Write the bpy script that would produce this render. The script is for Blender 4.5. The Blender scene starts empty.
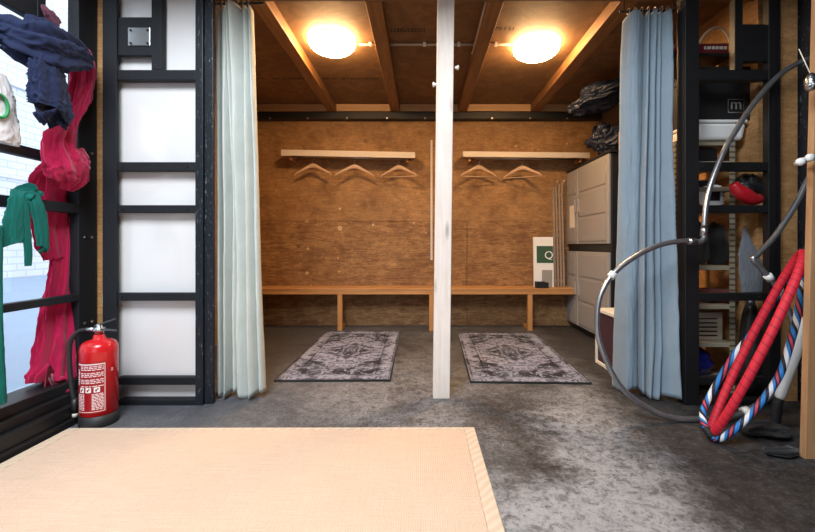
import bpy, bmesh, math, random
from mathutils import Vector, Matrix, noise
R = random.Random(7)
SC = bpy.context.scene
COL = SC.collection
PI = math.pi
FOC, VX, VY, H = 400.0, 422.0, 245.0, 0.955      # calibrated lens: focal length in pixels, vanishing point, eye height

def W(px, py, Y):  return Vector(((px-VX)*Y/FOC, Y, H-(py-VY)*Y/FOC))
def WX(px, py, X): return W(px, py, FOC*X/(px-VX))
def F(px, py):
    Y = FOC*H/(py-VY); return W(px, py, Y)

# ------------------------------------------------------------------ materials
class NT:
    def __init__(s, name):
        s.m = bpy.data.materials.new(name); s.m.use_nodes = True
        s.t = s.m.node_tree; s.n = s.t.nodes; s.b = s.n['Principled BSDF']
    def new(s, typ, **kw):
        n = s.n.new(typ)
        for k, v in kw.items():
            if k in n.inputs: s.set(n.inputs[k], v)
            else: setattr(n, k, v)
        return n
    def set(s, inp, v):
        if isinstance(v, bpy.types.NodeSocket): s.t.links.new(v, inp)
        else: inp.default_value = v
    def coord(s, kind='Object', scale=(1,1,1), rot=(0,0,0)):
        tc = s.n.new('ShaderNodeTexCoord'); mp = s.n.new('ShaderNodeMapping')
        s.t.links.new(tc.outputs[kind], mp.inputs[0])
        mp.inputs['Scale'].default_value = scale; mp.inputs['Rotation'].default_value = rot
        return mp.outputs[0]
    def noise(s, vec, scale, detail=6, rough=.6, dist=0):
        n = s.new('ShaderNodeTexNoise', Vector=vec, Scale=scale, Detail=detail, Roughness=rough, Distortion=dist)
        return n.outputs['Fac']
    def ramp(s, fac, stops):
        n = s.n.new('ShaderNodeValToRGB'); s.set(n.inputs[0], fac)
        e = n.color_ramp.elements
        while len(e) < len(stops): e.new(.5)
        for i, (p, c) in enumerate(stops):
            e[i].position = p
            e[i].color = (c, c, c, 1) if not isinstance(c, (tuple, list)) else (*c[:3], 1)
        return n.outputs[0]
    def mix(s, fac, a, b, mode='MIX'):
        n = s.n.new('ShaderNodeMix'); n.data_type = 'RGBA'; n.blend_type = mode
        s.set(n.inputs[0], fac)
        for i, v in ((6, a), (7, b)):
            s.set(n.inputs[i], v if isinstance(v, bpy.types.NodeSocket) else (*v[:3], 1))
        return n.outputs[2]
    def math(s, op, a, b=0.0, clamp=False):
        n = s.n.new('ShaderNodeMath'); n.operation = op; n.use_clamp = clamp
        s.set(n.inputs[0], a); s.set(n.inputs[1], b); return n.outputs[0]
    def col(s, c): s.set(s.b.inputs['Base Color'], c if isinstance(c, bpy.types.NodeSocket) else (*c[:3], 1))
    def rough(s, r): s.set(s.b.inputs['Roughness'], r)
    def bump(s, h, strength=.3, dist=.01):
        n = s.n.new('ShaderNodeBump'); n.inputs['Strength'].default_value = strength; n.inputs['Distance'].default_value = dist
        s.set(n.inputs['Height'], h); s.t.links.new(n.outputs[0], s.b.inputs['Normal'])
    def spot(s, vec, p, r, soft):           # 1 inside a blob about point p, 0 outside
        d = s.new('ShaderNodeVectorMath', operation='DISTANCE'); s.set(d.inputs[0], vec); d.inputs[1].default_value = p
        n = s.n.new('ShaderNodeMapRange'); s.set(n.inputs[0], d.outputs['Value'])
        n.inputs[1].default_value = r-soft; n.inputs[2].default_value = r+soft
        n.inputs[3].default_value = 1; n.inputs[4].default_value = 0; n.interpolation_type = 'SMOOTHSTEP'
        return n.outputs[0]

def srgb(r, g, b):
    f = lambda c: (c/255/12.92 if c <= 10 else ((c/255+.055)/1.055)**2.4)
    return (f(r), f(g), f(b))

def m_plain(name, c, rough=.6, var=.12, scale=12, metal=0, bump=0):
    t = NT(name); v = t.coord()
    n = t.noise(v, scale)
    t.col(t.mix(n, tuple(x*(1-var) for x in c), tuple(min(1, x*(1+var)) for x in c)))
    t.rough(rough); t.b.inputs['Metallic'].default_value = metal
    if bump: t.bump(t.noise(v, scale*6), bump, .004)
    return t.m

def m_wood(name, c1, c2, axis='X', rough=.6, scale=1.0, knots=0.0):
    t = NT(name)
    sc = {'X': (1.2, 14, 14), 'Y': (14, 1.2, 14), 'Z': (14, 14, 1.2)}[axis]
    v = t.coord('Object', tuple(x*scale for x in sc))
    g = t.noise(v, 2.0, 8, .65, .6)
    v2 = t.coord(); g2 = t.noise(v2, 3, 4)
    c = t.mix(t.ramp(g, [(.3, 0), (.7, 1)]), c1, c2)
    c = t.mix(t.math('MULTIPLY', g2, .45), c, tuple(x*.6 for x in c1))
    if knots:
        vo = t.new('ShaderNodeTexVoronoi', Vector=t.coord('Object', tuple(2.2 if a == 1.2 else 9 for a in sc)), Scale=1.0)
        k = t.ramp(vo.outputs['Distance'], [(.05, 1), (.16, 0)])
        c = t.mix(t.math('MULTIPLY', k, knots), c, tuple(x*.35 for x in c1))
    t.col(c); t.rough(rough); t.bump(g, .15, .003)
    return t.m

def m_cloth(name, c, rough=.9, weave=500, var=.15, sheen=.15, thin=0):
    t = NT(name); v = t.coord()
    n = t.noise(v, 9, 4); w = t.noise(v, weave, 2)
    a = t.mix(n, tuple(x*(1-var) for x in c), tuple(min(1, x*(1+var)) for x in c))
    t.col(t.mix(t.math('MULTIPLY', w, .35), a, tuple(x*.75 for x in c)))
    t.rough(rough); t.bump(w, .2, .002)
    t.b.inputs['Sheen Weight'].default_value = sheen
    if thin:
        o = t.n['Material Output']; tl_ = t.n.new('ShaderNodeBsdfTranslucent'); tl_.inputs[0].default_value = (*c, 1)
        mx = t.n.new('ShaderNodeMixShader'); mx.inputs[0].default_value = thin
        t.t.links.new(t.b.outputs[0], mx.inputs[1]); t.t.links.new(tl_.outputs[0], mx.inputs[2]); t.t.links.new(mx.outputs[0], o.inputs[0])
    return t.m

def m_steel():
    t = NT('black_painted_steel'); v = t.coord()
    n = t.noise(v, 30, 8, .7); s = t.ramp(t.noise(t.coord('Object', (60, 60, 9)), 2.2, 8, .75), [(.66, 0), (.70, 1)])
    c = t.mix(n, (.004, .0045, .006), (.014, .016, .021))
    t.col(t.mix(t.math('MULTIPLY', s, .5), c, (.4, .4, .42))); t.rough(t.math('MULTIPLY_ADD', n, .25)); t.rough(.36)
    t.b.inputs['Specular IOR Level'].default_value = .3; t.bump(n, .08, .002); return t.m

def m_scratched():
    t = NT('scratched_black_steel'); v = t.coord()
    n = t.noise(v, 30, 8, .7); s = t.ramp(t.noise(t.coord('Object', (70, 70, 14)), 2.0, 9, .75), [(.61, 0), (.65, 1)])
    c = t.mix(n, (.005, .007, .011), (.018, .022, .030))
    t.col(t.mix(t.math('MULTIPLY', s, .8), c, (.55, .57, .6))); t.rough(.4); t.b.inputs['Specular IOR Level'].default_value = .3; t.bump(s, .15, .002); return t.m

M = {}
M['steel'] = m_steel(); M['scratched'] = m_scratched()
M['steel_dark'] = m_plain('soot_black_steel', (.006, .006, .007), .5, .3, 20)
M['beam'] = m_wood('rough_sawn_beam', srgb(118, 80, 46), srgb(164, 116, 70), 'Y')
M['pine'] = m_wood('pine_timber', srgb(168, 122, 82), srgb(202, 158, 114), 'Z', knots=.9)
M['bench'] = m_wood('bench_pine', srgb(176, 122, 70), srgb(208, 156, 98), 'X')
M['bench_leg'] = m_wood('bench_leg_pine', srgb(176, 122, 70), srgb(208, 156, 98), 'Z')
M['white_post'] = m_wood('whitewashed_timber', srgb(234, 214, 200), srgb(252, 244, 236), 'Z', .7, knots=.75)
M['blocking'] = m_wood('blocking_timber', srgb(176, 138, 96), srgb(206, 164, 116), 'X')
M['hanger'] = m_wood('hanger_wood', srgb(190, 156, 126), srgb(214, 180, 148), 'X', .45)
M['rail'] = m_plain('cream_painted_rail', srgb(208, 198, 188), .6, .08, 20)
M['wire'] = m_plain('zinc_wire', (.45, .45, .46), .3, .1, 20, 1)
M['chrome'] = m_plain('brushed_chrome', (.55, .56, .58), .28, .12, 30, 1)
M['osb'] = None
M['white'] = m_plain('white_plastic', srgb(232, 232, 230), .45, .04)
M['cream'] = m_plain('cream_vinyl', srgb(226, 220, 204), .5, .08, 30)
M['greyplastic'] = m_plain('warm_grey_plastic', srgb(150, 147, 146), .55, .06, 30, 0, .1)
M['blackplastic'] = m_plain('black_plastic', (.012, .012, .013), .45, .2)
M['darkgrey'] = m_plain('dark_grey_enamel', (.06, .06, .065), .35, .1)
M['rackwood'] = m_wood('aged_pale_wood', srgb(138, 120, 104), srgb(164, 146, 128), 'Z')
M['maroon'] = m_plain('maroon_tolex', srgb(66, 38, 48), .7, .25, 60, 0, .3)
M['red_cyl'] = m_plain('red_enamel', srgb(196, 30, 36), .22, .06, 8)
M['rubber'] = m_plain('black_rubber', (.012, .012, .014), .55, .2)
M['label_red'] = m_plain('label_dark_red', srgb(150, 14, 26), .4, .05)
M['label_white'] = m_plain('label_print_white', srgb(240, 214, 214), .45, .04)
M['green_sign'] = m_plain('dark_green_print', srgb(52, 84, 62), .5, .06)
M['crimson'] = m_cloth('crimson_jersey', srgb(206, 12, 84), sheen=.3, thin=.3)
M['navy'] = m_cloth('navy_cotton', srgb(15, 29, 66), sheen=.03)
M['teal'] = m_cloth('teal_voile', srgb(8, 124, 114), sheen=.05, thin=.4)
M['lace'] = m_cloth('burgundy_print_cotton', srgb(96, 44, 66))
M['bagcloth'] = m_cloth('white_shopping_bag', srgb(226, 224, 226))
M['greenprint'] = m_plain('green_print', srgb(46, 140, 84), .6)
M['curtain_pale'] = m_cloth('pale_sage_linen', srgb(196, 202, 196), weave=400)
M['curtain_blue'] = m_cloth('blue_grey_linen', srgb(134, 152, 166), weave=400)
M['redwrap'] = None
M['black_tape'] = m_plain('black_grip_tape', (.012, .012, .013), .7, .3, 40)
M['hooptube'] = m_plain('galvanised_grey_tube', (.38, .39, .41), .30, .25, 25, .85)
M['blackcloth'] = m_cloth('black_fabric', (.012, .012, .013))
M['greycloth'] = m_cloth('grey_felt', srgb(112, 116, 124))
M['redcloth'] = m_cloth('dark_red_cloth', srgb(110, 18, 34))
M['bluebag'] = m_plain('blue_plastic_sheet', srgb(24, 34, 120), .3, .3, 10)
M['cardboard'] = m_plain('cardboard', srgb(176, 160, 140), .8, .1, 20)
M['shelfsteel'] = m_plain('cream_enamel_shelf', srgb(156, 146, 126), .45, .1, 15)
M['redleather'] = m_plain('red_leather', srgb(170, 22, 34), .3, .1)
M['whiteleather'] = m_plain('white_leather', srgb(228, 228, 230), .35, .05)
M['blackleather'] = m_plain('black_leather', (.015, .015, .017), .32, .2)
M['beigecable'] = m_plain('beige_cable', srgb(206, 190, 160), .5, .06)
M['paper'] = m_plain('paper', srgb(226, 216, 202), .8, .03)
M['conduit'] = m_plain('grey_conduit', srgb(190, 176, 160), .5, .05)
M['stencil'] = m_plain('black_stencil_ink', (.02, .016, .012), .8)

def m_board(name, lo, hi, seams=False, dark=(.05, .03, .015)):
    t = NT(name); v = t.coord()
    fl = t.noise(t.coord('Object', (1, 1, 1)), 70, 4, .7, .4)
    g = t.noise(t.coord('Object', (3, 3, 16)), 1.6, 8, .65, 1.8)
    b = t.noise(v, 1.6, 5)
    c = t.mix(t.ramp(fl, [(.32, 0), (.68, 1)]), lo, hi)
    c = t.mix(t.ramp(g, [(.42, .55), (.62, 0)]), c, tuple(x*.52 for x in lo))
    c = t.mix(t.ramp(b, [(.35, .4), (.65, 0)]), c, tuple(x*.6 for x in lo))
    pin = t.new('ShaderNodeTexVoronoi', Vector=t.coord('Object', (2.2, 2.2, 2.2)), Scale=1.0)
    c = t.mix(t.ramp(pin.outputs['Distance'], [(.03, .75), (.07, 0)]), c, dark)
    t.col(c); t.rough(.7); t.bump(fl, .12, .003)
    return t
tb = m_board('stained_plywood_wall', srgb(148, 108, 66), srgb(186, 142, 92))
# filler patches on the lower wall sheets
v = tb.coord(); base = tb.b.inputs['Base Color'].links[0].from_socket
sepw = tb.n.new('ShaderNodeSeparateXYZ'); tb.set(sepw.inputs[0], v)
low = tb.math('LESS_THAN', sepw.outputs[2], W(467, 221, 4.75).z)
gr = tb.noise(tb.coord('Object', (1.1, 1, 9)), 2.6, 9, .7, 2.2); gr2 = tb.noise(tb.coord('Object', (2.2, 1, 5)), 5, 8, .75, 1.0)
base = tb.mix(tb.math('MULTIPLY', low, tb.ramp(gr, [(.46, 0), (.60, .75)])), base, srgb(96, 58, 30))
base = tb.mix(tb.math('MULTIPLY', low, tb.ramp(gr2, [(.55, 0), (.68, .5)])), base, srgb(206, 158, 104))
mot = tb.noise(v, 4.5, 9, .75); base = tb.mix(tb.ramp(mot, [(.36, .6), (.5, 0)]), base, srgb(104, 66, 36)); base = tb.mix(tb.ramp(mot, [(.54, 0), (.7, .4)]), base, srgb(206, 160, 106))
for px, py, r in ((307, 221, .024), (340, 228, .034), (373, 225, .02), (308, 249, .02), (338, 258, .014), (340, 209, .018), (414, 223, .016),
                  (307, 273, .026), (311, 286, .02), (339, 272, .012), (516, 146, .014), (567, 144, .014), (352, 250, .01), (426, 233, .014)):
    p = W(px, py, 4.75)
    wv = tb.new('ShaderNodeVectorMath', operation='ADD'); tb.set(wv.inputs[0], v)
    nn = tb.new('ShaderNodeTexNoise', Vector=v, Scale=26.0); sc_ = tb.new('ShaderNodeVectorMath', operation='SCALE')
    tb.set(sc_.inputs[0], nn.outputs['Color']); sc_.inputs['Scale'].default_value = .03; tb.set(wv.inputs[1], sc_.outputs[0])
    base = tb.mix(tb.math('MULTIPLY', tb.spot(wv.outputs[0], p+Vector((.015, .015, .015)), r*.8, .005), .6), base, srgb(224, 190, 150))
tb.col(base)
M['backwall'] = tb.m
M['osb'] = m_board('osb_sheet', srgb(168, 122, 74), srgb(204, 158, 104)).m
M['ceilboard'] = m_board('brown_ceiling_board', srgb(120, 88, 56), srgb(146, 108, 70)).m

def m_floor():
    t = NT('worn_concrete'); v = t.coord()
    n1 = t.noise(v, 2.2, 10, .68, .5); n2 = t.noise(v, 9, 10, .78, .3); n3 = t.noise(v, 60, 8, .75); n4 = t.noise(v, 19, 10, .8, .5)
    c = t.mix(t.ramp(n1, [(.36, 0), (.62, 1)]), srgb(80, 80, 83), srgb(134, 134, 137))
    nw = t.new('ShaderNodeTexNoise', Vector=v, Scale=4.0, Detail=10.0, Roughness=.75)
    s1 = t.new('ShaderNodeVectorMath', operation='SUBTRACT'); t.set(s1.inputs[0], nw.outputs['Color']); s1.inputs[1].default_value = (.5, .5, .5)
    s2 = t.new('ShaderNodeVectorMath', operation='SCALE'); t.set(s2.inputs[0], s1.outputs[0]); s2.inputs['Scale'].default_value = .7
    wv = t.new('ShaderNodeVectorMath', operation='ADD'); t.set(wv.inputs[0], v); t.set(wv.inputs[1], s2.outputs[0]); wv = wv.outputs[0]
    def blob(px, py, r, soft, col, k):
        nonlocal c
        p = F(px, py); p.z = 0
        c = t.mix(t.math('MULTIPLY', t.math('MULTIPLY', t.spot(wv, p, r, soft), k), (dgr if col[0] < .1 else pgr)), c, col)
    # mottled wear and grit
    c = t.mix(t.ramp(n2, [(.40, .6), (.5, 0)]), c, srgb(52, 48, 47))
    c = t.mix(t.ramp(n2, [(.55, 0), (.72, .35)]), c, srgb(176, 172, 168))
    c = t.mix(t.ramp(n4, [(.38, .6), (.47, 0)]), c, srgb(48, 45, 45))
    c = t.mix(t.ramp(n4, [(.54, 0), (.64, .32)]), c, srgb(160, 160, 161))
    c = t.mix(t.ramp(n3, [(.42, .6), (.5, 0)]), c, srgb(50, 48, 48))
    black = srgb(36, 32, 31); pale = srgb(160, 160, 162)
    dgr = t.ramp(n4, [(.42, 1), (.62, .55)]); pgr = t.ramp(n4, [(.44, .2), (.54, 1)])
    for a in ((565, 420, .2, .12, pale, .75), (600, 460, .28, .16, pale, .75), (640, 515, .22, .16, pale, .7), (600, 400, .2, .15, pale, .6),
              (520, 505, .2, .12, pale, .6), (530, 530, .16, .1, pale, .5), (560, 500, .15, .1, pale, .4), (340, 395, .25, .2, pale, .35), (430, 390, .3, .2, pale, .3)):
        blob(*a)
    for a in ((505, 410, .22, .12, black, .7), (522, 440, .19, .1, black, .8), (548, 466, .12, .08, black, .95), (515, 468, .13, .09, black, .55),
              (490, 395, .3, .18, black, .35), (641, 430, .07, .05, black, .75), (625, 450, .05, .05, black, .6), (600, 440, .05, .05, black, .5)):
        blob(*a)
    # cracks
    cr = t.new('ShaderNodeTexVoronoi', Vector=wv, Scale=1.1, feature='DISTANCE_TO_EDGE').outputs['Distance']
    c = t.mix(t.ramp(cr, [(.002, .7), (.008, 0)]), c, black)
    sep = t.n.new('ShaderNodeSeparateXYZ'); t.set(sep.inputs[0], wv)
    d = t.math('ADD', sep.outputs[0], t.math('MULTIPLY', sep.outputs[1], -.10))
    oil = t.ramp(t.math('MULTIPLY', d, .5), [(.38, 0), (.50, .93)])
    c = t.mix(t.math('MULTIPLY', oil, t.ramp(n4, [(.44, 1), (.64, .8)])), c, srgb(27, 25, 25))
    c = t.mix(t.ramp(n3, [(.56, 0), (.68, .3)]), c, srgb(158, 158, 160)); c = t.mix(t.ramp(n3, [(.36, .7), (.45, 0)]), c, srgb(40, 38, 38))
    d2 = t.ramp(t.math('MULTIPLY', sep.outputs[0], -.25), [(.06, 0), (.3, .7)])
    c = t.mix(d2, c, srgb(74, 76, 82))
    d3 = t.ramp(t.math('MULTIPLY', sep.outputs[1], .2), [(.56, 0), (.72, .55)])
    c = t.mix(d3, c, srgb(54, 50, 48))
    t.col(c); t.rough(t.ramp(n2, [(.3, .45), (.7, .8)])); t.bump(t.math('ADD', n2, t.math('MULTIPLY', n4, .6)), .5, .008)
    return t.m
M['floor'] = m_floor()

def m_sisal(name, c):
    t = NT(name); v = t.coord()
    w1 = t.new('ShaderNodeTexWave', Vector=t.coord('Object', (1, 1, 1)), Scale=38.0, bands_direction='Y', Distortion=1.5).outputs['Fac']
    w2 = t.new('ShaderNodeTexWave', Vector=t.coord('Object', (1, 1, 1)), Scale=38.0, bands_direction='X', Distortion=1.5).outputs['Fac']
    h = t.math('MULTIPLY', w1, w2); n = t.noise(t.coord('Object', (2.5, 70, 2)), 2.2, 6, .7); nx = t.noise(t.coord('Object', (70, 2.5, 2)), 2.2, 6, .7); b = t.noise(v, 1.6, 4)
    g = t.noise(v, 160, 4, .8)
    k = t.mix(t.ramp(n, [(.34, .55), (.6, 0)]), c, tuple(x*.68 for x in c))
    k = t.mix(t.ramp(nx, [(.36, .4), (.6, 0)]), k, tuple(x*.72 for x in c))
    k = t.mix(t.ramp(g, [(.38, .5), (.5, 0)]), k, tuple(x*.6 for x in c))
    k = t.mix(t.math('MULTIPLY', h, .4), k, tuple(min(1, x*1.22) for x in c))
    t.col(t.mix(t.ramp(b, [(.3, .25), (.6, 0)]), k, (c[0]*.86, c[1]*.76, c[2]*.68))); t.rough(.92); t.bump(t.math('ADD', h, g), .5, .004); return t.m
M['sisal'] = m_sisal('straw_sisal', srgb(218, 189, 166))
def m_binding():
    t = NT('mat_binding'); v = t.coord('Object', (1, 1, 1), (0, 0, .8))
    w = t.new('ShaderNodeTexWave', Vector=v, Scale=9.0, Distortion=4.0).outputs['Fac']
    t.col(t.mix(t.ramp(w, [(.2, 0), (.8, 1)]), srgb(196, 174, 152), srgb(206, 186, 164))); t.rough(.85); t.bump(w, .2, .003); return t.m
M['binding'] = m_binding()

def m_rug():
    t = NT('faded_persian_rug'); v = t.coord()
    sep = t.n.new('ShaderNodeSeparateXYZ'); t.set(sep.inputs[0], v)
    ax = t.math('ABSOLUTE', sep.outputs[0]); ay = t.math('ABSOLUTE', sep.outputs[1])
    cmb = t.n.new('ShaderNodeCombineXYZ'); t.set(cmb.inputs[0], ax); t.set(cmb.inputs[1], ay)
    orn = t.noise(cmb.outputs[0], 10, 5, .7, 1.0)               # mirrored ornament
    vor = t.new('ShaderNodeTexVoronoi', Vector=cmb.outputs[0], Scale=9.0).outputs['Distance']
    wear = t.noise(v, 3.6, 8, .75); fine = t.noise(v, 70, 6, .75); mid_n = t.noise(v, 16, 8, .75)
    light = srgb(150, 153, 172); mid = srgb(78, 80, 96); dark = srgb(20, 18, 26)
    c = t.mix(t.ramp(orn, [(.44, 0), (.5, 1)]), mid, light)
    c = t.mix(t.ramp(vor, [(.16, .8), (.24, 0)]), c, light)
    c = t.mix(t.ramp(mid_n, [(.38, .6), (.48, 0)]), c, srgb(74, 69, 78))
    ex = t.math('SUBTRACT', .41, ax); ey = t.math('SUBTRACT', .79, ay); e = t.math('MINIMUM', ex, ey)
    fade = t.ramp(mid_n, [(.42, 1), (.58, .25)])
    for lo, hi, colr, k in ((.012, .028, dark, .8), (.055, .062, light, .7), (.115, .13, dark, .75), (.145, .155, dark, .6)):
        band = t.math('MULTIPLY', t.math('GREATER_THAN', e, lo), t.math('LESS_THAN', e, hi))
        c = t.mix(t.math('MULTIPLY', t.math('MULTIPLY', band, fade), k), c, colr)
    # worn-in dark motifs: centre medallion and corner sprays
    md = t.math('ADD', t.math('MULTIPLY', ax, 2.0), t.math('MULTIPLY', ay, 1.6))
    medal = t.ramp(md, [(.36, 1), (.52, 0)])
    corner = t.math('MULTIPLY', t.ramp(md, [(.86, 0), (1.0, 1)]), t.ramp(e, [(.08, 0), (.12, 1)]))
    motif = t.math('ADD', medal, corner, True)
    det = t.noise(cmb.outputs[0], 13, 4, .7, .8)
    c = t.mix(t.math('MULTIPLY', motif, t.math('MULTIPLY', t.ramp(det, [(.45, 0), (.50, .97)]), t.ramp(wear, [(.36, .1), (.5, 1)]))), c, dark)
    c = t.mix(t.math('MULTIPLY', t.ramp(orn, [(.54, 0), (.58, 1)]), t.ramp(wear, [(.46, 0), (.56, .9)])), c, dark)
    c = t.mix(t.ramp(fine, [(.34, .5), (.46, 0)]), c, srgb(52, 48, 56))
    c = t.mix(t.ramp(fine, [(.58, 0), (.7, .35)]), c, srgb(196, 198, 214))
    t.col(c); t.rough(.95); t.bump(fine, .4, .004); return t.m
M['rug'] = m_rug()

def m_stripes(name, cols, axis_vec_uv=True, turns=1.0):
    t = NT(name)
    uv = t.n.new('ShaderNodeUVMap'); sep = t.n.new('ShaderNodeSeparateXYZ'); t.set(sep.inputs[0], uv.outputs[0])
    ph = t.math('FRACT', t.math('ADD', t.math('MULTIPLY', sep.outputs[0], turns), sep.outputs[1]))
    r = t.n.new('ShaderNodeValToRGB'); t.set(r.inputs[0], ph); e = r.color_ramp.elements; r.color_ramp.interpolation = 'CONSTANT'
    while len(e) < len(cols): e.new(.5)
    for i, (p, c) in enumerate(cols): e[i].position = p; e[i].color = (*c, 1)
    t.col(r.outputs[0]); t.rough(.65); t.bump(ph, .2, .003); return t.m
bl, wh, bk, pk = srgb(30, 120, 196), srgb(222, 224, 230), srgb(20, 20, 34), srgb(190, 60, 92)
M['candy'] = m_stripes('candy_stripe_wrap', [(0, wh), (.2, bk), (.36, bl), (.56, bk), (.66, pk), (.78, bk), (.86, bl)], turns=13)
M['redwrap'] = m_stripes('red_cloth_wrap', [(0, srgb(206, 30, 52)), (.88, srgb(150, 16, 36))], turns=70)

def m_panel():
    t = NT('white_gloss_panel'); v = t.coord()
    n = t.noise(v, 1.2, 3)
    t.col(t.mix(n, srgb(216, 212, 210), srgb(228, 228, 230))); t.rough(.16); t.b.inputs['Coat Weight'].default_value = .3
    t.bump(t.noise(v, 1.5, 1), .05, .02); return t.m
M['panel'] = m_panel()
def m_brick():
    t = NT('white_painted_brick')
    mp = t.coord('Object', (1, 1, 1), (PI/2, 0, PI/2))
    tc = t.n.new('ShaderNodeTexCoord'); sep = t.n.new('ShaderNodeSeparateXYZ'); t.set(sep.inputs[0], tc.outputs['Object'])
    cmb = t.n.new('ShaderNodeCombineXYZ'); t.set(cmb.inputs[0], sep.outputs[1]); t.set(cmb.inputs[1], sep.outputs[2])
    b = t.new('ShaderNodeTexBrick', Vector=cmb.outputs[0], Scale=1.0)
    b.inputs['Brick Width'].default_value = 0.55; b.inputs['Row Height'].default_value = .2; b.inputs['Mortar Size'].default_value = .02
    b.inputs['Color1'].default_value = (.84, .85, .87, 1); b.inputs['Color2'].default_value = (.80, .82, .85, 1); b.inputs['Mortar'].default_value = (.64, .67, .72, 1)
    n = t.noise(t.coord('Object', (1, 1, 3)), 1.2, 7)
    t.col(t.mix(t.ramp(n, [(.55, 0), (.8, .25)]), b.outputs['Color'], (.6, .64, .7))); t.rough(.8); return t.m
M['brick'] = m_brick()
M['paving'] = m_plain('pale_blue_grey_paving', srgb(156, 178, 206), .6, .12, 1.5)
def m_lamp():
    t = NT('lit_opal_glass')
    t.col((.9, .85, .75)); t.b.inputs['Emission Color'].default_value = (1, .62, .29, 1); t.b.inputs['Emission Strength'].default_value = LAMP; return t.m
LAMP = 100.0
M['lamp'] = m_lamp()
def m_glass():
    t = NT('window_glass'); o = t.n['Material Output']
    tr = t.n.new('ShaderNodeBsdfTransparent'); gl = t.n.new('ShaderNodeBsdfGlossy'); gl.inputs['Roughness'].default_value = .02
    tr.inputs[0].default_value = (.96, .98, .98, 1)
    mx = t.n.new('ShaderNodeMixShader'); mx.inputs[0].default_value = .05
    t.t.links.new(tr.outputs[0], mx.inputs[1]); t.t.links.new(gl.outputs[0], mx.inputs[2]); t.t.links.new(mx.outputs[0], o.inputs[0]); return t.m
M['glass'] = m_glass()
def m_bin():
    t = NT('translucent_black_bag'); v = t.coord('Object', (3, 3, 12), (.5, .6, 0))
    n = t.noise(v, 2.5, 6, .6, .8)
    t.col((.02, .027, .05)); t.rough(.16); t.bump(n, .9, .03); return t.m
M['binbag'] = m_bin()

# ------------------------------------------------------------------ geometry
class MB:
    def __init__(s): s.b = bmesh.new(); s.uv = s.b.loops.layers.uv.new('UVMap')
    def box(s, x0, x1, y0, y1, z0, z1, top=None):      # top = (dx,dy) shift of the upper face
        dx, dy = top or (0, 0)
        P = [(x0, y0, z0), (x1, y0, z0), (x1, y1, z0), (x0, y1, z0), (x0+dx, y0+dy, z1), (x1+dx, y0+dy, z1), (x1+dx, y1+dy, z1), (x0+dx, y1+dy, z1)]
        V = [s.b.verts.new(p) for p in P]
        for f in ((0, 3, 2, 1), (4, 5, 6, 7), (0, 1, 5, 4), (1, 2, 6, 5), (2, 3, 7, 6), (3, 0, 4, 7)): s.b.faces.new([V[i] for i in f])
        return s
    def hexa(s, P):                                     # 8 corners, bottom ring then top ring
        V = [s.b.verts.new(p) for p in P]
        for f in ((0, 3, 2, 1), (4, 5, 6, 7), (0, 1, 5, 4), (1, 2, 6, 5), (2, 3, 7, 6), (3, 0, 4, 7)): s.b.faces.new([V[i] for i in f])
        return s
    def rings(s, rs, closed=False, cap=True):
        n = len(rs[0]); VV = [[s.b.verts.new(p) for p in r] for r in rs]
        k = len(VV)
        for i in range(k if closed else k-1):
            a, b = VV[i], VV[(i+1) % k]
            for j in range(n):
                f = s.b.faces.new((a[j], a[(j+1) % n], b[(j+1) % n], b[j])); f.smooth = True
                us = (i/k, i/k, (i+1)/k, (i+1)/k); vs = (j/n, (j+1)/n, (j+1)/n, j/n)
                for l, u, w in zip(f.loops, us, vs): l[s.uv].uv = (u, w)
        if cap and not closed:
            s.b.faces.new(VV[0][::-1]); s.b.faces.new(VV[-1])
        return s
    def tube(s, path, r, seg=10, closed=False, cap=True):
        path = [Vector(p) for p in path]; n = len(path)
        rad = r if isinstance(r, (list, tuple)) else [r]*n
        T = []
        for i in range(n):
            a = path[(i-1) % n] if (closed or i) else path[0]; b = path[(i+1) % n] if (closed or i < n-1) else path[-1]
            T.append((b-a).normalized())
        N = Vector((0, 0, 1)) if abs(T[0].z) < .9 else Vector((1, 0, 0))
        rs = []
        for i in range(n):
            N = (N - T[i]*N.dot(T[i]))
            if N.length < 1e-5: N = T[i].orthogonal()
            N.normalize(); B = T[i].cross(N)
            rs.append([path[i] + (N*math.cos(2*PI*j/seg) + B*math.sin(2*PI*j/seg))*rad[i] for j in range(seg)])
        return s.rings(rs, closed, cap)
    def cyl(s, p, q, r, seg=14): return s.tube([p, q], r, seg)
    def lathe(s, c, prof, seg=32):                       # prof = [(r, z)] about a vertical axis through c
        c = Vector(c)
        return s.rings([[c+Vector((r*math.cos(2*PI*j/seg), r*math.sin(2*PI*j/seg), z)) for j in range(seg)] for r, z in prof])
    def build(s, name, mat, parent=None, loc=None, bevel=0, smooth=False, sub=0, solid=0):
        bmesh.ops.recalc_face_normals(s.b, faces=s.b.faces)
        if parent is not None: loc = Vector((0, 0, 0)); off = Vector(parent.get('_w', (0, 0, 0)))
        else: off = Vector(loc or (0, 0, 0))
        bmesh.ops.translate(s.b, verts=s.b.verts, vec=-off)
        me = bpy.data.meshes.new(name); s.b.to_mesh(me); s.b.free()
        if smooth:
            for p in me.polygons: p.use_smooth = True
        me.materials.append(M[mat] if isinstance(mat, str) else mat)
        o = bpy.data.objects.new(name, me); COL.objects.link(o)
        if parent is not None: o.parent = parent; o['_w'] = tuple(off)
        else: o.location = off; o['_w'] = tuple(off)
        if solid:
            m = o.modifiers.new('Solidify', 'SOLIDIFY'); m.thickness = solid; m.offset = 0
        if bevel:
            m = o.modifiers.new('Bevel', 'BEVEL'); m.width = bevel; m.segments = 2; m.limit_method = 'ANGLE'; m.angle_limit = math.radians(40)
        if sub:
            m = o.modifiers.new('Subdivision', 'SUBSURF'); m.levels = sub; m.render_levels = sub
        return o

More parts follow.
